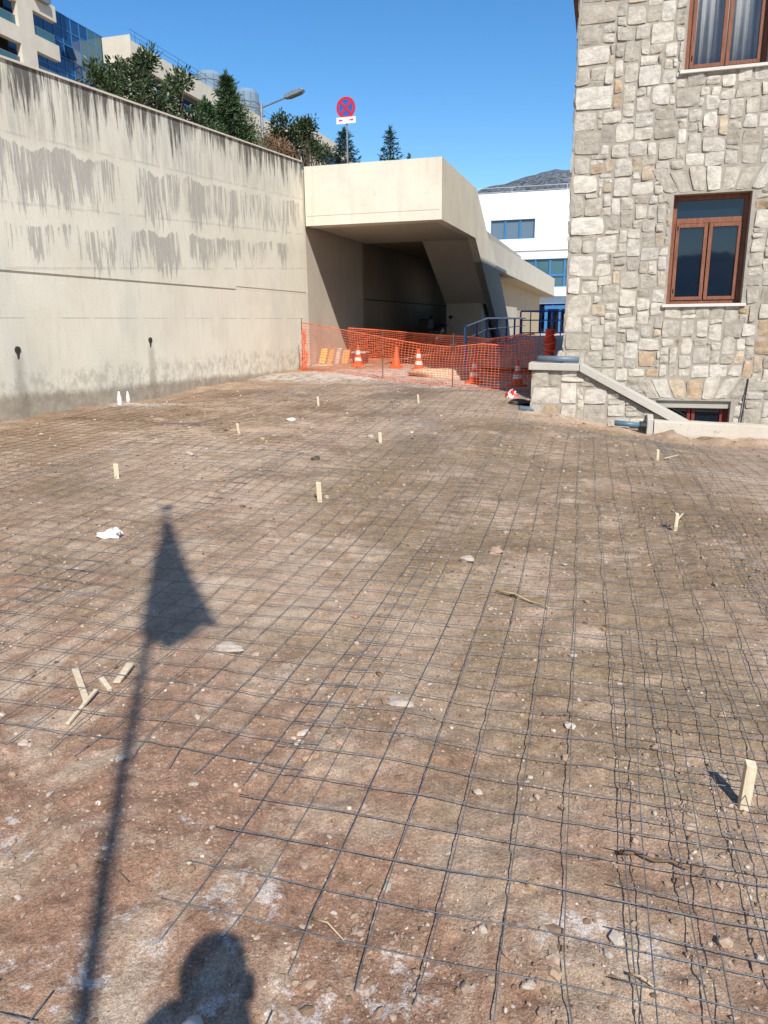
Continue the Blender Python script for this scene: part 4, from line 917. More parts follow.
mb = MB(); mb.sbox(-7.05, -6.65, 21.0, 21.3, .43, .72); mb.build('box', M['dark_red_plastic'], t, bevel=.01)
mb = MB(); mb.sbox(-7.07, -6.63, 20.98, 21.32, .722, .77); mb.build('lid', M['rock_pale'], t, bevel=.01)
for lab, a, c in (('long pale plank lying slanted on the concrete behind the orange cones', (-5.2, 21.2, .46), (-4.2, 22.0, .95)), ('shorter pale plank lying flat beyond the middle cone', (-5.6, 22.0, .46), (-4.6, 21.7, .52))):
    mb = MB(); a_, c_ = np.array(W3(*a)), np.array(W3(*c)); d = (c_-a_)/np.linalg.norm(c_-a_); sd = np.cross(d, [0, 0, 1]); sd /= np.linalg.norm(sd); up = np.cross(sd, d)
    vs = [q+sd*x*.09+up*z*.015 for q in (a_, c_) for z in (-1, 1) for x in (-1, 1)]
    mb.add(vs, [(0, 1, 3, 2), (4, 6, 7, 5), (0, 4, 5, 1), (2, 3, 7, 6), (0, 2, 6, 4), (1, 5, 7, 3)]); tag(mb.build('plank', M['pale_wood'], None, origin=tuple(a_), bevel=.003), lab, 'plank')
sx, sy = W3(-3.6, 18.2, 0)[:2]
mb = MB(); mb.blob((sx, sy, gh(sx, sy)-.04), (.95, .75, .22), 5, 4, .3); tag(mb.build('sand_heap', M['sand'], None, True, origin=(sx, sy, gh(sx, sy))), 'low heap of pale sand behind the net near the railing foot', 'sand heap')

# blue ramp railing
t = thing('ramp_railing', 'blue tubular railing climbing beside the slanted leg', 'railing', W3(-3.26, 18.45, .4))
rp = [(-3.26, 18.45, 1.46), (-3.26, 21.9, 1.66), (-3.26, 33, 1.68)]
mb = MB(); mb.tube([W3(*q) for q in rp], .034, 8); mb.build('handrail', M['blue_paint'], t)
for dz in (.30, .62):
    mb = MB(); mb.tube([W3(a, b, c-dz) for a, b, c in rp], .02, 6); mb.build('mid_rail', M['blue_paint'], t)
for s in (18.45, 20.1, 21.9, 24.2, 26.6, 29, 31.5):
    z = np.interp(s, [18.45, 21.9, 33], [1.46, 1.66, 1.68]); mb = MB(); mb.tube([W3(-3.26, s, .1), W3(-3.26, s, z)], .036, 8); mb.build('post', M['light_blue_paint' if s < 19 else 'blue_paint'], t)  # lighter blue on the foot post stands for sunlight, dark blue for shade
t = thing('landing_railing', 'higher blue railing with upright bars crossing in front of the entrance', 'railing', W3(-2, 33, .95))
for z in (1.97, 1.08, 1.6):
    mb = MB(); mb.tube([W3(-3.46, 33, z), W3(1.6, 33, z-.03)], .036 if z > 1.9 else .024, 8); mb.build('handrail' if z > 1.9 else 'mid_rail', M['blue_paint'], t)
for k in range(13):
    x = -3.46+.42*k; mb = MB(); mb.tube([W3(x, 33, .9), W3(x, 33, 1.96)], .036 if k % 3 == 0 else .024, 8); mb.build('post', M['blue_paint'], t)
t = thing('ramp', 'grey concrete ramp and landing between the blue railings', 'ramp', W3(-2.5, 25, .4))
mb = MB(); mb.prism([(19.3, .43), (33.4, .43), (33.4, .95), (28.0, .93)], -3.5, 2, zy); mb.build('ramp_slab', M['raw_concrete'], t)
mb = MB(); mb.sbox(-3.62, -3.502, 21.0, 33.4, .43, .86); mb.build('ramp_kerb', M['cream_paint'], t)

# dark motorcycle parked in the tunnel mouth
mc = W3(-6.1, 28.2, .425); t = thing('motorcycle', 'dark motorcycle parked in the shaded tunnel beside the pier', 'motorcycle', mc)
def ML(x, y, z): return (mc[0]+x*.55-y*.835, mc[1]+x*.835+y*.55, mc[2]+z)      # x forward, y left
for x in (-.62, .68):
    mb = MB(); ring = [(x+.25*math.cos(a), 0, .30+.25*math.sin(a)) for a in np.linspace(0, 2*PI, 25)]; mb.tube([ML(*q) for q in ring], .055, 8); w = mb.build('wheel', M['black_rubber'], t)
    mb = MB(); mb.tube([ML(x, -.05, .3), ML(x, .05, .3)], .17, 16); sub('rim', mb, M['dark_metal'], w)
mb = MB(); mb.blob(ML(.0, 0, .52), (.30, .26, .22), 3, 3, .12); mb.blob(ML(.15, 0, .82), (.24, .22, .15), 4, 3, .1); mb.blob(ML(-.5, 0, .68), (.25, .22, .16), 6, 3, .1); mb.build('body', M['dark_metal'], t, True)
mb = MB(); mb.prism([(-.75, .86), (-.1, .82), (0, .78), (0, .72), (-.75, .74)], -.14, .14, lambda u, v, a: ML(u, a, v)); mb.build('seat', M['black_rubber'], t, bevel=.03)
mb = MB(); 
for y in (-.09, .09): mb.tube([ML(.68, y, .3), ML(.42, y, .98)], .03, 7)
mb.build('fork', M['dark_metal'], t)
mb = MB(); mb.tube([ML(.28, -.38, 1.02), ML(.4, -.15, 1.0), ML(.4, .15, 1.0), ML(.28, .38, 1.02)], .018, 7); mb.build('handlebar', M['dark_metal'], t)
for y in (-.36, .36):
    mb = MB(); mb.tube([ML(.3, y, 1.02), ML(.36, y*1.1, 1.27)], .01, 5); mb.blob(ML(.36, y*1.15, 1.32), (.09, .07, .065), 9, 2, .05); mb.build('mirror', M['black_rubber'], t, True)
mb = MB(); mb.blob(ML(.52, 0, .95), (.13, .13, .14), 12, 2, .08); mb.build('headlight', M['dark_metal'], t, True)
mb = MB(); mb.prism([(-.95, .9), (-.55, .9), (-.55, 1.2), (-.62, 1.26), (-.9, 1.26), (-.95, 1.2)], -.2, .2, lambda u, v, a: ML(u, a, v)); mb.build('top_box', M['black_rubber'], t, bevel=.04)

# pipes
def pipe(label, a, b, r, mat, hollow=True):
    mb = MB(); mb.tube([a, b], r, 14, True); o = mb.build('pipe', M[mat], None, True, origin=tuple((np.array(a)+np.array(b))/2)); o.data.polygons.foreach_set('use_smooth', [len(p.vertices) == 4 for p in o.data.polygons]); return tag(o, label, 'pipe')
pipe('grey plastic pipe lying along the top of the low garden wall', WH(-.93, 11.5, 1.042), WH(-.33, 11.45, 1.03), .05, 'pipe_grey')
x1, y1 = ground_point(519, 410); x2, y2 = ground_point(553, 415); pipe('bluish plastic pipe lying on the soil before the garden wall end', (x1, y1, gh(x1, y1)+.03), (x2, y2, gh(x2, y2)+.035), .045, 'pipe_grey')
a = WH(.22, 11.1, .16); b = WH(.62, 11.16, .12); o = pipe('blue water pipe with a black end cap sticking out beside the kerb', a, b, .042, 'pipe_blue')
mb = MB(); mb.tube([WH(.56, 11.15, .125), WH(.65, 11.165, .118)], .065, 12); mb.build('end_cap', M['black_rubber'], o, origin=tuple(o.location))
mb = MB(); mb.blob(WH(-.6, 11.52, 1.06), (.075, .07, .09), 4, 2, .2); tag(mb.build('stone_block', M['rock_pale'], None, origin=WH(-.6, 11.52, .99)), 'pale stone block sitting on the wall coping over the pipe', 'stone')
# striped tape
mb = MB(); x0, y0 = ground_point(523, 399); V = []; rr = random.Random(5); p = np.array([x0-.28, y0, gh(x0, y0)+.05]); pts = []
for k in range(56):
    p = p+np.array([rr.uniform(-.06, .065), rr.uniform(-.05, .05), rr.uniform(-.03, .03)]); p[2] = min(max(p[2], gh(p[0], p[1])+.02), gh(x0, y0)+.14); p[0] = min(max(p[0], x0-.33), x0+.33); p[1] = min(max(p[1], y0-.18), y0+.18); pts.append(p.copy())
t = thing('barrier_tape', 'tangled red and white barrier tape dropped by the garden wall end', 'tape', (x0, y0, gh(x0, y0)))
for nm, odd in (('white_stripe', 0), ('red_stripe', 1)):
    V = []; F = []
    for k in range(len(pts)-1):
        if (k//2) % 2 != odd: continue
        b = len(V); w = np.array([.02*math.sin(k), .02*math.cos(k*1.3), .035]); V += [pts[k]-w, pts[k]+w, pts[k+1]+w, pts[k+1]-w, pts[k]-w+.002, pts[k]+w+.002, pts[k+1]+w+.002, pts[k+1]-w+.002]; F += [(b, b+1, b+2, b+3), (b+4, b+7, b+6, b+5)]
    mesh_obj(nm, np.array(V), F, M['tape_red' if odd else 'tape_white'], t)

# ================================================================== REBAR MESH SHEETS
MA = R(15.0); CM, SM = math.cos(MA), math.sin(MA)
def sheet(label, b0, a0, lb, la, rot=0.0, lift=.022, seed=0, sp=.166, rusty=False, r=.0019):
    rg = np.random.default_rng(seed+100); ca, sa = math.cos(R(rot)), math.sin(R(rot))
    def world(b, a):                       # sheet coordinates -> ground
        b2 = b*ca+a*sa; a2 = -b*sa+a*ca; B = b0+b2; A = a0+a2
        return B*CM+A*SM, -B*SM+A*CM
    def height(x, y):
        return base_h(x, y)+fbm(x, y, .5, 2, 3)*.05+np.maximum(fbm(x, y, 2.3, 1, 9)*.03, -.004)+lift+.016*vnoise(x*1.1+seed, y*1.1, 12)+.003*vnoise(x*4+seed, y*4, 14)
    V = []; F = []
    def wire(b, a, extra):
        jb = .010*vnoise(b*.8+seed*3.1, a*.8, 21)+.0015*vnoise(b*5, a*5+seed, 22); ja = .010*vnoise(b*.8, a*.8+seed*2.3, 23)+.0015*vnoise(b*5+seed, a*5, 24)
        x, y = world(b+jb, a+ja); t = x*CG-y*SG; s = x*SG+y*CG
        ok = (t > -7.85) & ~((t > -1.15) & (s > 11.8)) & (s < 16.3-.36*(t+1)) 
        z = height(x, y)+extra; P = np.stack([x, y, z], 1); i = 0; n = len(P)
        while i < n:
            if not ok[i]: i += 1; continue
            j = i
            while j < n and ok[j]: j += 1
            if j-i > 2:
                A = P[i:j]; d = np.gradient(A, axis=0); d /= np.linalg.norm(d, axis=1)[:, None]; u = np.cross(d, [0, 0, 1.0]); u /= np.linalg.norm(u, axis=1)[:, None]; w = np.cross(u, d); bb = len(V)
                m = 5
                for q in range(len(A)):
                    for e in range(m):
                        th = 2*PI*e/m; V.append(A[q]+r*(u[q]*math.cos(th)+w[q]*math.sin(th)))
                for q in range(len(A)-1):
                    for e in range(m): F.append((bb+q*m+e, bb+q*m+(e+1) % m, bb+(q+1)*m+(e+1) % m, bb+(q+1)*m+e))
                F.append(tuple(bb+e for e in range(m))[::-1]); F.append(tuple(bb+(len(A)-1)*m+e for e in range(m)))
            i = j
    nb = int(round((lb-.1)/sp)); na = int(round((la-.15)/sp)); bend = rg.normal(0, .03, 99)
    for k in range(nb+1):
        a = np.arange(-.005, la+.03, .055); b = np.full_like(a, .06+k*sp); b = b+bend[k]*.6*np.clip((.25-a)/.25, 0, 1)**1.5+rg.normal(0, .004)
        wire(b, a, 0)
    for k in range(na+1):
        b = np.arange(-.03, lb+.03, .055); a = np.full_like(b, .12+k*sp)+rg.normal(0, .004)
        wire(b, a, 2*r)
    if not V: return
    V = np.array(V); o = V[:, :].mean(0); o[2] = V[:, 2].min()
    ob = mesh_obj('rebar_mesh', V, F, M['wire_rusty' if rusty else 'wire'], None, True, tuple(o)); tag(ob, label, 'steel mesh', 'welded steel mesh sheets laid on the soil'); return ob
sheet('steel mesh sheet lying in the centre foreground with bent loose front wire ends', -1.03, 1.38, 2.2, 5.0, 0, .024, 1)
sheet('steel mesh sheet left of the centre one under the flag shaped shadow', -3.12, 2.08, 2.2, 5.0, .35, .022, 2)
sheet('raised steel mesh sheet at the lower right overlapping the centre sheet, beside the thick stake', .17, .75, 2.25, 2.95, 1.4, .055, 3)
sheet('steel mesh sheet corner poking in at the bottom edge next to the head shadow', -.66, -.75, 1.6, 2.05, -.5, .02, 4)
sheet('steel mesh sheet corner at the bottom left edge beside the pole shadow', -3.2, -2.0, 2.05, 3.2, 0, .02, 5)
sheet('steel mesh sheet at the left edge in front of the white crumpled bag', -5.2, 2.75, 2.2, 5.0, 0, .016, 6)
sheet('rusty steel mesh sheet lying along the retaining wall, nearest the camera there', -7.3, 4.4, 2.2, 5.0, .5, .010, 7, rusty=True)
sheet('wavy steel mesh sheet at the right edge beyond the thick stake', .98, 3.45, 2.25, 5.0, 2.2, .045, 8)
sheet('steel mesh sheet outside the right edge towards the kerb', 3.1, 4.6, 2.2, 5.0, .5, .03, 9)
sheet('steel mesh sheet in the middle of the site behind the centre foreground one', -1.06, 6.25, 2.2, 4.8, .2, .014, 10, r=.0017)
sheet('steel mesh sheet behind the left flag shadow, around the broad middle stake', -3.16, 6.95, 2.2, 5.0, -.3, .012, 11, r=.0017)
sheet('rusty steel mesh sheet in the brown soil left of the middle stake', -5.25, 7.6, 2.2, 5.0, .3, .006, 12, rusty=True, r=.0016)
sheet('rusty steel mesh sheet tight against the retaining wall foot by two white bottles', -7.35, 9.2, 2.2, 4.6, 0, .004, 13, rusty=True, r=.0016)
sheet('steel mesh sheet below the house kerb, buried at its far edge', 1.0, 8.3, 2.2, 3.2, 0, .012, 14, r=.0017)
sheet('far steel mesh sheet leading up to the garden wall end', -1.1, 10.9, 2.2, 4.2, .3, .008, 15, r=.0017)
sheet('far steel mesh sheet in front of the traffic cones', -3.2, 11.8, 2.2, 4.2, 0, .006, 16, r=.0017)
sheet('far rusty steel mesh sheet below the leaning boards', -5.3, 12.5, 2.2, 4.0, -.3, .003, 17, rusty=True, r=.0016)

# ================================================================== SMALL THINGS ON THE GROUND
def stake(label, px, py, tpx, tpy, w, mat='pale_wood', d=None, split=False):
    x, y = ground_point(px, py); z0 = gh(x, y); z1 = top_z(tpx, tpy, x, y); d = d or w*.6
    s_ = _R[0]*0+ (tpx-px)/FPX*math.hypot(y, CAM_Z-z0); a = random.uniform(-.2, .35); ux, uy = math.cos(a), math.sin(a)
    mb = MB(); H = z1-z0
    def fn(u, v, q):
        f = max(0, (q-z0)/H); return (x+u*ux-v*uy+s_*f, y+u*uy+v*ux+.04*H*f, q)
    vs = [fn(u, v, z0-.06) for u, v in ((-w/2, -d/2), (w/2, -d/2), (w/2, d/2), (-w/2, d/2))]+[fn(u*1.02, v, z1+e) for (u, v), e in zip(((-w/2, -d/2), (w/2, -d/2), (w/2, d/2), (-w/2, d/2)), (.0, -.006, .004, .01))]
    mb.add(vs, [(3, 2, 1, 0), (4, 5, 6, 7), (0, 1, 5, 4), (1, 2, 6, 5), (2, 3, 7, 6), (3, 0, 4, 7)])
    if split:
        q = fn(w*.3, 0, z0+H*.6); mb.tube([q, (q[0]+.03, q[1], z1-.01), (q[0]+.045, q[1], z1+.006)], [.008, .007, .003], 5)
    return tag(mb.build('wooden_stake', M[mat], None, origin=(x, y, z0), bevel=.002), label, 'stake', 'wooden stakes driven into the soil')
stake('thick new wooden stake at the right edge casting a dark shadow', 743, 803, 747, 765, .034, d=.026)
stake('pale stake with a splintered head in the right half of the mesh', 674.5, 530, 676, 514, .03, split=True)
stake('broad flat stake standing in the middle of the site', 320, 499.5, 319, 483, .042, d=.018)
stake('broad pale stake at the left between the wall and the white bag', 117, 479, 117, 464.5, .045, d=.018)
stake('thin stake just left of the middle, behind the broad one', 239.5, 434, 238, 424, .03)
stake('thin pale stake in the centre beside a pale rock', 380.5, 443, 380, 433, .04, d=.02)
stake('small white stake far back in the grey stained soil', 318.5, 405.5, 318, 397, .035)
stake('small far stake right of the centre below the cones', 419, 403, 418, 395, .03)
stake('short pale stake standing near the kerb end', 657.5, 459, 657.5, 450, .03)
def slat(label, p0, p1, w, mat='pale_wood', th=.012, lift=.03):
    a = np.array([*ground_point(*p0), 0]); b = np.array([*ground_point(*p1), 0]); a[2] = gh(a[0], a[1])+lift; b[2] = gh(b[0], b[1])+lift*.6
    d = (b-a)/np.linalg.norm(b-a); sd = np.cross(d, [0, 0, 1]); sd /= np.linalg.norm(sd); up = np.cross(sd, d); mb = MB()
    vs = [q+sd*x*w/2*k+up*z*th/2 for q, k in ((a, 1), (b, .92)) for z in (-1, 1) for x in (-1, 1)]
    mb.add(vs, [(0, 1, 3, 2), (4, 6, 7, 5), (0, 4, 5, 1), (2, 3, 7, 6), (0, 2, 6, 4), (1, 5, 7, 3)])
    return tag(mb.build('wood_slat', M[mat], None, origin=tuple((a+b)/2), bevel=.002), label, 'wood slat', 'broken wood slats dropped on the mesh')
slat('pale wood slat left in the group, pointing up to the left', (75.5, 673), (87, 705), .03)
slat('pale wood slat right in the group, pointing up to the right', (131, 668), (117, 685), .035)
slat('short splintered wood slat between the two bigger slats', (102, 685), (110, 693), .022, th=.02)
slat('long thin wood slat lying on a mesh wire below the group', (97, 696), (68, 727), .016)
slat('small pale wood stick on the soil right of the short stake by the kerb', (665, 459.5), (678, 455.5), .02, 'pale_wood', lift=.02)
def rock(label, px, py, w, mat, seed, flat=.5, cat='stone', name='rock', amp=.25, depth=.7, group=None):
    x, y = ground_point(px, py); z = gh(x, y); k = math.hypot(y, CAM_Z-z)/FPX*w/2
    mb = MB(); mb.blob((x, y, z+k*flat*.45), (k, k*depth, k*flat), seed, 3, amp); o = mb.build(name, M[mat], None, False, origin=(x, y, z)); o.rotation_euler = (0, 0, random.uniform(-.4, .4)); return tag(o, label, cat, group)
rock('large pale flat rock beside the tip of the flag shadow', 228, 652, 27, 'rock_pale', 21, .42)
rock('whitish rock lying at the left near the retaining wall', 190, 457, 9, 'rock_pale', 22, .6)
rock('pale rock beside the thin centre stake', 371, 437, 8, 'rock_pale', 23, .6)
rock('small whitish block on the soil far left of centre', 291, 421, 9, 'paper', 24, .4, amp=.1)
rock('pale rock in the middle of the site, right of the broad stake', 468, 561, 15, 'rock_pale', 25, .5)
rock('flat pale rock on the bare soil in the centre', 400, 706, 26, 'rock_pale', 26, .2)
rock('dark clod of soil behind the broad middle stake', 316, 462, 9, 'rock_dark', 27, .6, 'clod', 'soil_clod')
rock('brown reddish clod in the clump of rough soil right of the middle', 495, 554, 15, 'rock_brown', 28, .5, 'clod', 'soil_clod')
rock('pale rock below the cones at the far edge of the mesh', 466, 371.5, 10, 'rock_pale', 29, .5)
rock('soil heap darkened for the garden wall shadow, under the red and white tape', 522, 404.5, 26, 'rock_dark', 30, .28, 'clod', 'soil_clod')  # dark tone also paints in the shadow cast by the wall end
rock('rounded stone in the lower right foreground under the mesh', 528, 992, 11, 'rock_pale', 31, .6)
rock('stone near the bottom left edge, under the last slats', 24, 748, 11, 'rock_pale', 32, .5)
rock('brown stone in the foreground right of the lime patch', 340, 748, 10, 'rock_brown', 33, .6)
rock('small pale stone in the right foreground row of soil', 478, 790, 10, 'rock_pale', 34, .6)
# crumpled white bag
x, y = ground_point(111, 539); z = gh(x, y); mb = MB(); mb.blob((x-.02, y, z+.025), (.062, .045, .028), 3, 4, .5); mb.blob((x+.05, y+.02, z+.035), (.022, .02, .034), 8, 3, .6)
tag(mb.build('plastic_bag', M['paper'], None, False, origin=(x, y, z)), 'crumpled white plastic bag lying left of the flag shadow', 'bag')
for px, py, h, lab in ((120, 405.5, .27, 'bigger white bottle standing at the foot of the retaining wall'), (128.5, 403, .22, 'slimmer white bottle right of the bigger one by the wall foot')):
    x, y = ground_point(px, py); z = gh(x, y); t = thing('bottle', lab, 'bottle', (x, y, z), 'white bottles at the wall foot')
    k = h/.27; mb = MB(); mb.lathe([(.036*k, 0), (.04*k, .02), (.036*k, .12*k), (.02*k, .19*k), (.011*k, .235*k)], 14, (x, y, z)); mb.build('body', M['tape_white'], t, True)
    mb = MB(); mb.lathe([(.013*k, .236*k), (.010*k, h)], 10, (x, y, z)); mb.build('cap', M['grey_metal'], t, True)
def twig(label, pix, r, mat, lift=.02, name='twig'):
    P = []
    for i, p in enumerate(pix): x, y = ground_point(*p); P.append((x, y, gh(x, y)+lift*(1+.4*math.sin(i*2.1))))
    mb = MB(); mb.tube(P, [r*(1-.6*i/(len(P)-1)) for i in range(len(P))], 6); return tag(mb.build(name, M[mat], None, True, origin=P[0]), label, 'twig')
twig('long yellowish reed lying across the middle of the mesh', [(496, 591), (515, 596), (530, 602), (545, 609), (549, 612)], .008, 'straw')
twig('thick brown root lying under the wires in the lower right', [(620, 853), (632, 857), (636, 852), (655, 861), (672, 864), (688, 869)], .008, 'root')
twig('thin pale straw beside the right lime patch in front', [(313, 925), (328, 935), (344, 947)], .004, 'straw')
twig('thin pale straw at the bottom right in front', [(628, 983), (640, 990), (656, 997)], .004, 'straw')
twig('forked dark twig lying on the mesh in the foreground', [(100, 880), (112, 889), (121, 887), (130, 897)], .004, 'root')

# loose gravel and crumbs of soil nobody could count
def gravel():
    n = 34000; u = RNG.uniform(0, 1, n); y = 1.15*np.exp(u*math.log(15)); x = y*RNG.uniform(-.62, .62, n)
    size = np.exp(RNG.normal(-5.5, .58, n))*np.clip(.7+y*.1, .7, 2.0); size = np.clip(size, .0018, .026)
    t = x*CG-y*SG; s = x*SG+y*CG
    clump = fbm(x, y, 1.3, 3, 61)+.6*np.exp(-((x-.75)**2/.8+(y-4.6)**2/.9))+.7*np.exp(-((s-11.5)/.8)**2)*(t > -1.2)
    keep = (t > -7.9) & ~((t > -1.05) & (s > 12.1)) & (s < 20) & (clump > RNG.uniform(-.5, .45, n)); x, y, size = x[keep], y[keep], size[keep]; n = len(x)
    z = ground_h(x, y); bm = bmesh.new(); bmesh.ops.create_icosphere(bm, subdivisions=1, radius=1); iv = np.array([v.co[:] for v in bm.verts]); fi = np.array([[v.index for v in f.verts] for f in bm.faces]); bm.free()
    k = len(iv); jit = RNG.uniform(.6, 1.25, (n, k, 1)); sc = np.stack([RNG.uniform(.8, 1.5, n), RNG.uniform(.7, 1.2, n), RNG.uniform(.45, .85, n)], 1)
    a = RNG.uniform(0, 6.28, n); P = iv[None]*jit*sc[:, None]*size[:, None, None]; ca, sa = np.cos(a)[:, None], np.sin(a)[:, None]
    Q = np.stack([P[..., 0]*ca-P[..., 1]*sa+x[:, None], P[..., 0]*sa+P[..., 1]*ca+y[:, None], P[..., 2]+(z+size*.25)[:, None]], 2)
    pal = np.array([(.34, .24, .17), (.27, .18, .12), (.42, .31, .23), (.54, .455, .37), (.38, .275, .2), (.22, .14, .09), (.47, .40, .33)]); c = pal[RNG.choice(7, n, p=[.25, .2, .2, .1, .15, .06, .04])]*RNG.uniform(.8, 1.15, (n, 1))
    o = mesh_obj('gravel', Q.reshape(-1, 3), (fi[None]+np.arange(n)[:, None, None]*k).reshape(-1, 3), M['crumb'], None, False, (0, 0, 0), 0, np.repeat(c, k, 0)); tag(o, 'loose gravel and crumbs of soil scattered all over the site', 'gravel', None, 'stuff')
n_ = NT('crumb'); M['crumb'] = n_.fin(n_.mix(.6, n_.attr('Col'), n_.ramp(n_.noise(n_.pos(), 60, 4, .7), [(.3, .6), (.7, 1.3)]), 'MULTIPLY'), .95, spec=.15)
gravel()
def clods():
    n = 2600; y = 1.3*np.exp(RNG.uniform(0, 1, n)*math.log(11)); x = y*RNG.uniform(-.62, .62, n); t = x*CG-y*SG; s = x*SG+y*CG
    w = 1.1*np.exp(-((x-.85)/.75)**2-((y-4.4)/1.0)**2)+.8*np.exp(-((x-1.6)/1.3)**2-((y-7.5)/2.0)**2)+1.0*np.exp(-((s-11.6)/.6)**2)*(t > -1)+.6*np.exp(-((t+7.3)/.5)**2)+.10
    w = w*np.clip(.5+2.2*fbm(x, y, 1.9, 3, 71), 0, 1.5); keep = (t > -7.9) & ~((t > -1.05) & (s > 12.1)) & (RNG.uniform(0, 1, n) < w); x, y = x[keep], y[keep]; n = len(x)
    size = np.clip(np.exp(RNG.normal(-4.55, .42, n))*np.clip(.75+y*.05, .8, 1.4), .006, .035); z = ground_h(x, y)
    bm = bmesh.new(); bmesh.ops.create_icosphere(bm, subdivisions=2, radius=1); iv = np.array([v.co[:] for v in bm.verts]); fi = np.array([[v.index for v in f.verts] for f in bm.faces]); bm.free(); k = len(iv)
    jit = RNG.uniform(.72, 1.22, (n, k, 1)); sc = np.stack([RNG.uniform(.8, 1.5, n), RNG.uniform(.7, 1.2, n), RNG.uniform(.5, .9, n)], 1); a = RNG.uniform(0, 6.28, n); P = iv[None]*jit*sc[:, None]*size[:, None, None]; ca, sa = np.cos(a)[:, None], np.sin(a)[:, None]
    Q = np.stack([P[..., 0]*ca-P[..., 1]*sa+x[:, None], P[..., 0]*sa+P[..., 1]*ca+y[:, None], P[..., 2]+(z+size*.2)[:, None]], 2)
    pal = np.array([(.33, .22, .14), (.27, .175, .11), (.39, .275, .185), (.30, .19, .12)]); c = pal[RNG.integers(0, 4, n)]*RNG.uniform(.8, 1.15, (n, 1))
    o = mesh_obj('soil_clods', Q.reshape(-1, 3), (fi[None]+np.arange(n)[:, None, None]*k).reshape(-1, 3), M['crumb'], None, False, (0, 0, 0), 0, np.repeat(c, k, 0)); tag(o, 'loose clods of brown soil, thickest right of the middle and along the walls', 'soil', None, 'stuff')
clods()

# ================================================================== BEHIND THE CAMERA: what throws the two shadows
SUN_AZ, SUN_EL = R(-13.3), R(41.5)          # travel direction of the light over the ground, height of the sun
t = thing('flagpole', 'tall flagpole standing behind the photographer, seen by its shadow on the soil', 'flagpole', (.03, -1.8, 0))
mb = MB(); mb.tube([(.03, -1.8, -.1), (.03, -1.8, 7.2)], [.028, .022], 10); mb.build('pole', M['grey_metal'], t)
mb = MB(); mb.blob((.03, -1.8, 7.24), (.06, .06, .06), 2, 2, 0); mb.build('finial', M['grey_metal'], t, True)
t2 = thing('flag', 'furled flag hanging limp from the pole, seen by its shadow on the soil', 'flag', (.03, -1.8, 4.7))
def flagcloth():
    nz, nx = 30, 46; V = []; rx, ry = math.cos(SUN_AZ), -math.sin(SUN_AZ); qx, qy = math.sin(SUN_AZ), math.cos(SUN_AZ)
    for i in range(nz+1):
        v = i/nz; wdt = .05+.36*v**.95; zt = 6.85
        for j in range(nx+1):
            u = j/nx; z = zt-v*1.86-.20*math.sin(PI*min(1, u*1.25))*v; off = -.05*min(1, v*2)+u*wdt*(1 if v < .85 else 1); fold = .022*math.sin(u*23+v*2)*min(1, v*4+.2)
            V.append((.03+rx*off+qx*fold, -1.8+ry*off+qy*fold, z))
    F = [(i*(nx+1)+j, i*(nx+1)+j+1, (i+1)*(nx+1)+j+1, (i+1)*(nx+1)+j) for i in range(nz) for j in range(nx)]
    o = mesh_obj('flag_sheet', np.array(V), F, M['flag_cloth'], t2, True); m = o.modifiers.new('solid', 'SOLIDIFY'); m.thickness = .004
flagcloth()
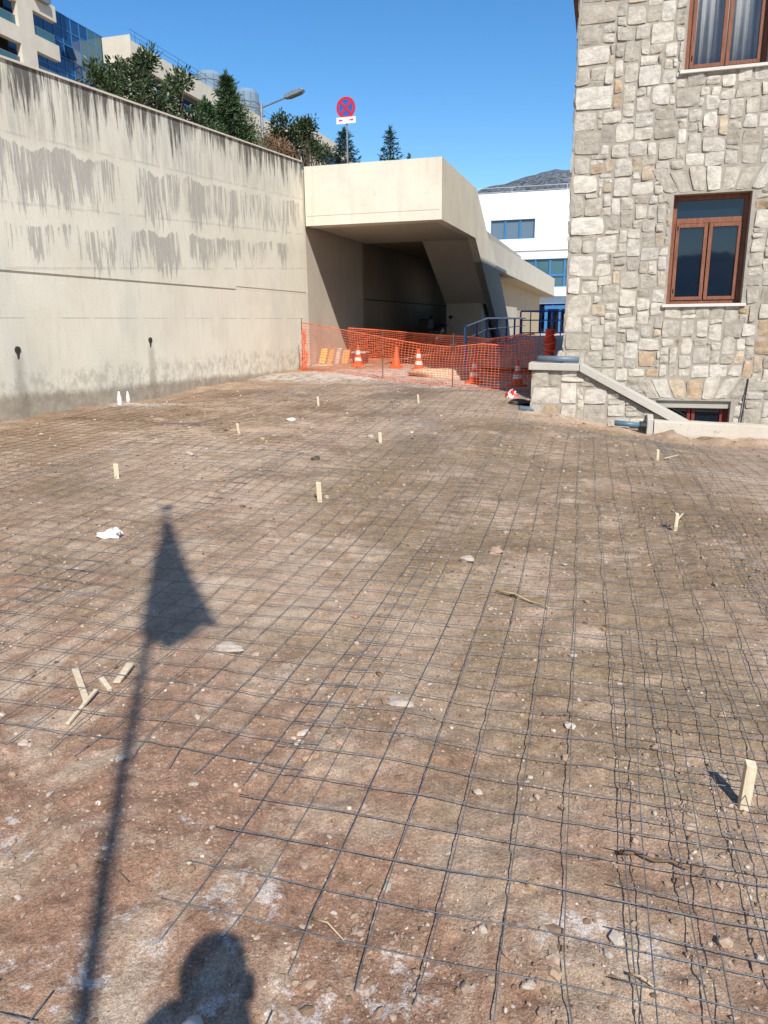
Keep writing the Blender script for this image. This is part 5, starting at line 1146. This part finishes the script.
def photographer():
    bx, by = -.012, -.30
    J = {}; rad = {}; E = []
    def j(n, p, r, parent=None):
        J[n] = len(J); rad[n] = (p, r)
        if parent: E.append((J[parent], J[n]))
    g0 = 0.0
    j('pelvis', (0, -.05, .98), .15); j('waist', (0, -.05, 1.12), .135, 'pelvis'); j('chest', (0, -.04, 1.32), .15, 'waist'); j('neck0', (0, -.03, 1.46), .075, 'chest'); j('neck', (0, 0, 1.505), .055, 'neck0')
    j('chin', (0, .03, 1.55), .066, 'neck'); j('face', (0, .035, 1.615), .08, 'chin'); j('crown', (0, .02, 1.69), .06, 'face')
    for s in (-1, 1):
        k = 'l' if s < 0 else 'r'
        j(k+'sh', (s*.17, -.03, 1.40), .07, 'chest'); j(k+'el', (s*.19, .08, 1.12), .045, k+'sh'); j(k+'wr', (s*.07-.05, .21, 1.27), .03, k+'el'); j(k+'palm', (s*.05-.055, .245, 1.34), .03, k+'wr')
        if s < 0:
            for n_, p_ in (('el', (-.29, .12, 1.24)), ('wr', (-.17, .235, 1.36))): rad[k+n_] = (p_, rad[k+n_][1])
        j(k+'hip', (s*.10, -.05, .90), .10, 'pelvis'); j(k+'kn', (s*.12, -.02, .50), .06, k+'hip'); j(k+'an', (s*.13, -.06, .09), .042, k+'kn'); j(k+'toe', (s*.15, .10, .04), .04, k+'an')
        for q, (dx, dz, L) in enumerate(((.014, .05, 1.0), (.002, .056, 1.05), (-.010, .052, 1.0), (-.018, .042, .85))):
            j(k+'f%d' % q, (s*(.055+dx)-.055, .25, 1.34+dz*.6), .010, k+'palm'); j(k+'g%d' % q, (s*(.055+dx-.012)-.055, .268, 1.34+dz), .009, k+'f%d' % q); j(k+'h%d' % q, (s*(.055+dx-.025)-.055, .268, 1.34+dz+.012), .008, k+'g%d' % q)
        j(k+'t0', (s*.038-.055, .235, 1.36), .012, k+'palm'); j(k+'t1', (s*.03-.055, .24, 1.39), .010, k+'t0')
    me = bpy.data.meshes.new('person'); names = list(J); me.from_pydata([(p[0]+bx, p[1]+by, p[2]) for p, r in (rad[n] for n in names)], E, []); o = bpy.data.objects.new('person', me); COL.objects.link(o)
    sk = o.modifiers.new('skin', 'SKIN'); sk.use_smooth_shade = True; o.modifiers.new('sub', 'SUBSURF').levels = 1
    for i, n in enumerate(names):
        r = rad[n][1]; me.skin_vertices[0].data[i].radius = (r*(1.15 if n in ('pelvis', 'waist', 'chest') else 1), r*(.72 if n in ('pelvis', 'waist', 'chest') else 1)); me.skin_vertices[0].data[i].use_root = (n == 'pelvis')
    bpy.context.view_layer.update(); dg = bpy.context.evaluated_depsgraph_get(); em = bpy.data.meshes.new_from_object(o.evaluated_get(dg)); bpy.data.objects.remove(o)
    zmin = min(v.co.z for v in em.vertices); gz = min(gh(bx-.14, by), gh(bx+.14, by))-.004
    for v in em.vertices:
        if v.co.z < .9: v.co.z += (gz-zmin)*(1-v.co.z/.9)
    o = bpy.data.objects.new('person', em); COL.objects.link(o); em.materials.clear()
    for m in ('skin', 'shirt', 'trousers', 'black_rubber'): em.materials.append(M[m])
    for f in em.polygons:
        c = f.center; z = c.z; f.use_smooth = True
        arm = abs(c.x-bx) > .06 and (c.y-by) > .12
        f.material_index = 3 if z < .1 else 2 if z < 1.0 else 0 if (z > 1.46 or arm) else 1
    tag(o, 'photographer holding up a phone, seen by the head shadow at the bottom edge', 'person')
    mb = MB(); mb.blob((bx, by+.005, 1.675), (.088, .10, .07), 4, 3, .05); mb.build('hair', M['hair'], o, True, origin=(0, 0, 0))
    for s in (-1, 1):
        mb = MB(); mb.blob((bx+s*.032, by+.105, 1.62), (.013, .012, .009), 1, 2, 0); mb.build('eye', M['paper'], o, True, origin=(0, 0, 0))
        mb = MB(); mb.blob((bx+s*.082, by+.03, 1.61), (.014, .028, .034), 1, 2, .1); mb.build('ear', M['skin'], o, True, origin=(0, 0, 0))
    mb = MB(); mb.add([(bx-.014, by+.112, 1.583), (bx+.014, by+.112, 1.583), (bx, by+.138, 1.587), (bx, by+.112, 1.63)], [(0, 1, 2), (0, 2, 3), (1, 3, 2), (0, 3, 1)]); mb.build('nose', M['skin'], o, origin=(0, 0, 0))
    mb = MB(); mb.blob((bx, by+.102, 1.558), (.026, .01, .008), 1, 2, 0); mb.build('mouth', M['dark_red_plastic'], o, True, origin=(0, 0, 0))
    t = thing('phone', 'dark phone held up by the photographer behind the picture', 'phone', (-.043, -.035, 1.4))
    mb = MB(); mb.box(-.083, -.003, -.040, -.032, 1.37, 1.48); mb.build('case', M['black_rubber'], t, bevel=.003)
    mb = MB(); mb.box(-.079, -.007, -.0425, -.0405, 1.375, 1.475); mb.build('screen', M['dark_glass'], t)
photographer()

# ================================================================== LIGHT, SKY, CAMERA
w = bpy.data.worlds.new('World'); scn.world = w; w.use_nodes = True; nt = w.node_tree
sky = nt.nodes.new('ShaderNodeTexSky'); sky.sky_type = 'NISHITA'; sky.sun_disc = False; sky.sun_elevation = SUN_EL
sky.sun_rotation = PI+SUN_AZ                 # the sun stands behind the camera, a little to the right
sky.altitude = 300; sky.air_density = 1.0; sky.dust_density = .25; sky.ozone_density = 2.6
bg = nt.nodes['Background']; bg.inputs['Strength'].default_value = .115; hs = nt.nodes.new('ShaderNodeHueSaturation'); hs.inputs['Saturation'].default_value = 1.3; nt.links.new(sky.outputs[0], hs.inputs['Color']); nt.links.new(hs.outputs[0], bg.inputs[0])
sd = bpy.data.lights.new('sun', 'SUN'); sd.energy = 4.0; sd.angle = R(.6); sd.color = (1, .955, .88); so = bpy.data.objects.new('sun', sd); COL.objects.link(so)
dv = Vector((math.sin(SUN_AZ)*math.cos(SUN_EL), math.cos(SUN_AZ)*math.cos(SUN_EL), -math.sin(SUN_EL))); so.rotation_euler = dv.to_track_quat('-Z', 'Y').to_euler(); so.location = (2, -10, 30)
cd = bpy.data.cameras.new('camera'); cam = bpy.data.objects.new('camera', cd); COL.objects.link(cam)
cd.sensor_fit = 'VERTICAL'; cd.sensor_height = 24; cd.lens = FPX/1024*24; cd.clip_start = .02; cd.clip_end = 6000
mt = Matrix(((_R[0], _U[0], -_f[0], 0), (_R[1], _U[1], -_f[1], 0), (_R[2], _U[2], -_f[2], CAM_Z), (0, 0, 0, 1))); cam.matrix_world = mt
scn.camera = cam
vs_ = scn.view_settings; vs_.view_transform = 'Standard'; vs_.look = 'None'; vs_.gamma = 1; vs_.exposure = .5; vs_.use_curve_mapping = False
scn.display_settings.display_device = 'sRGB'
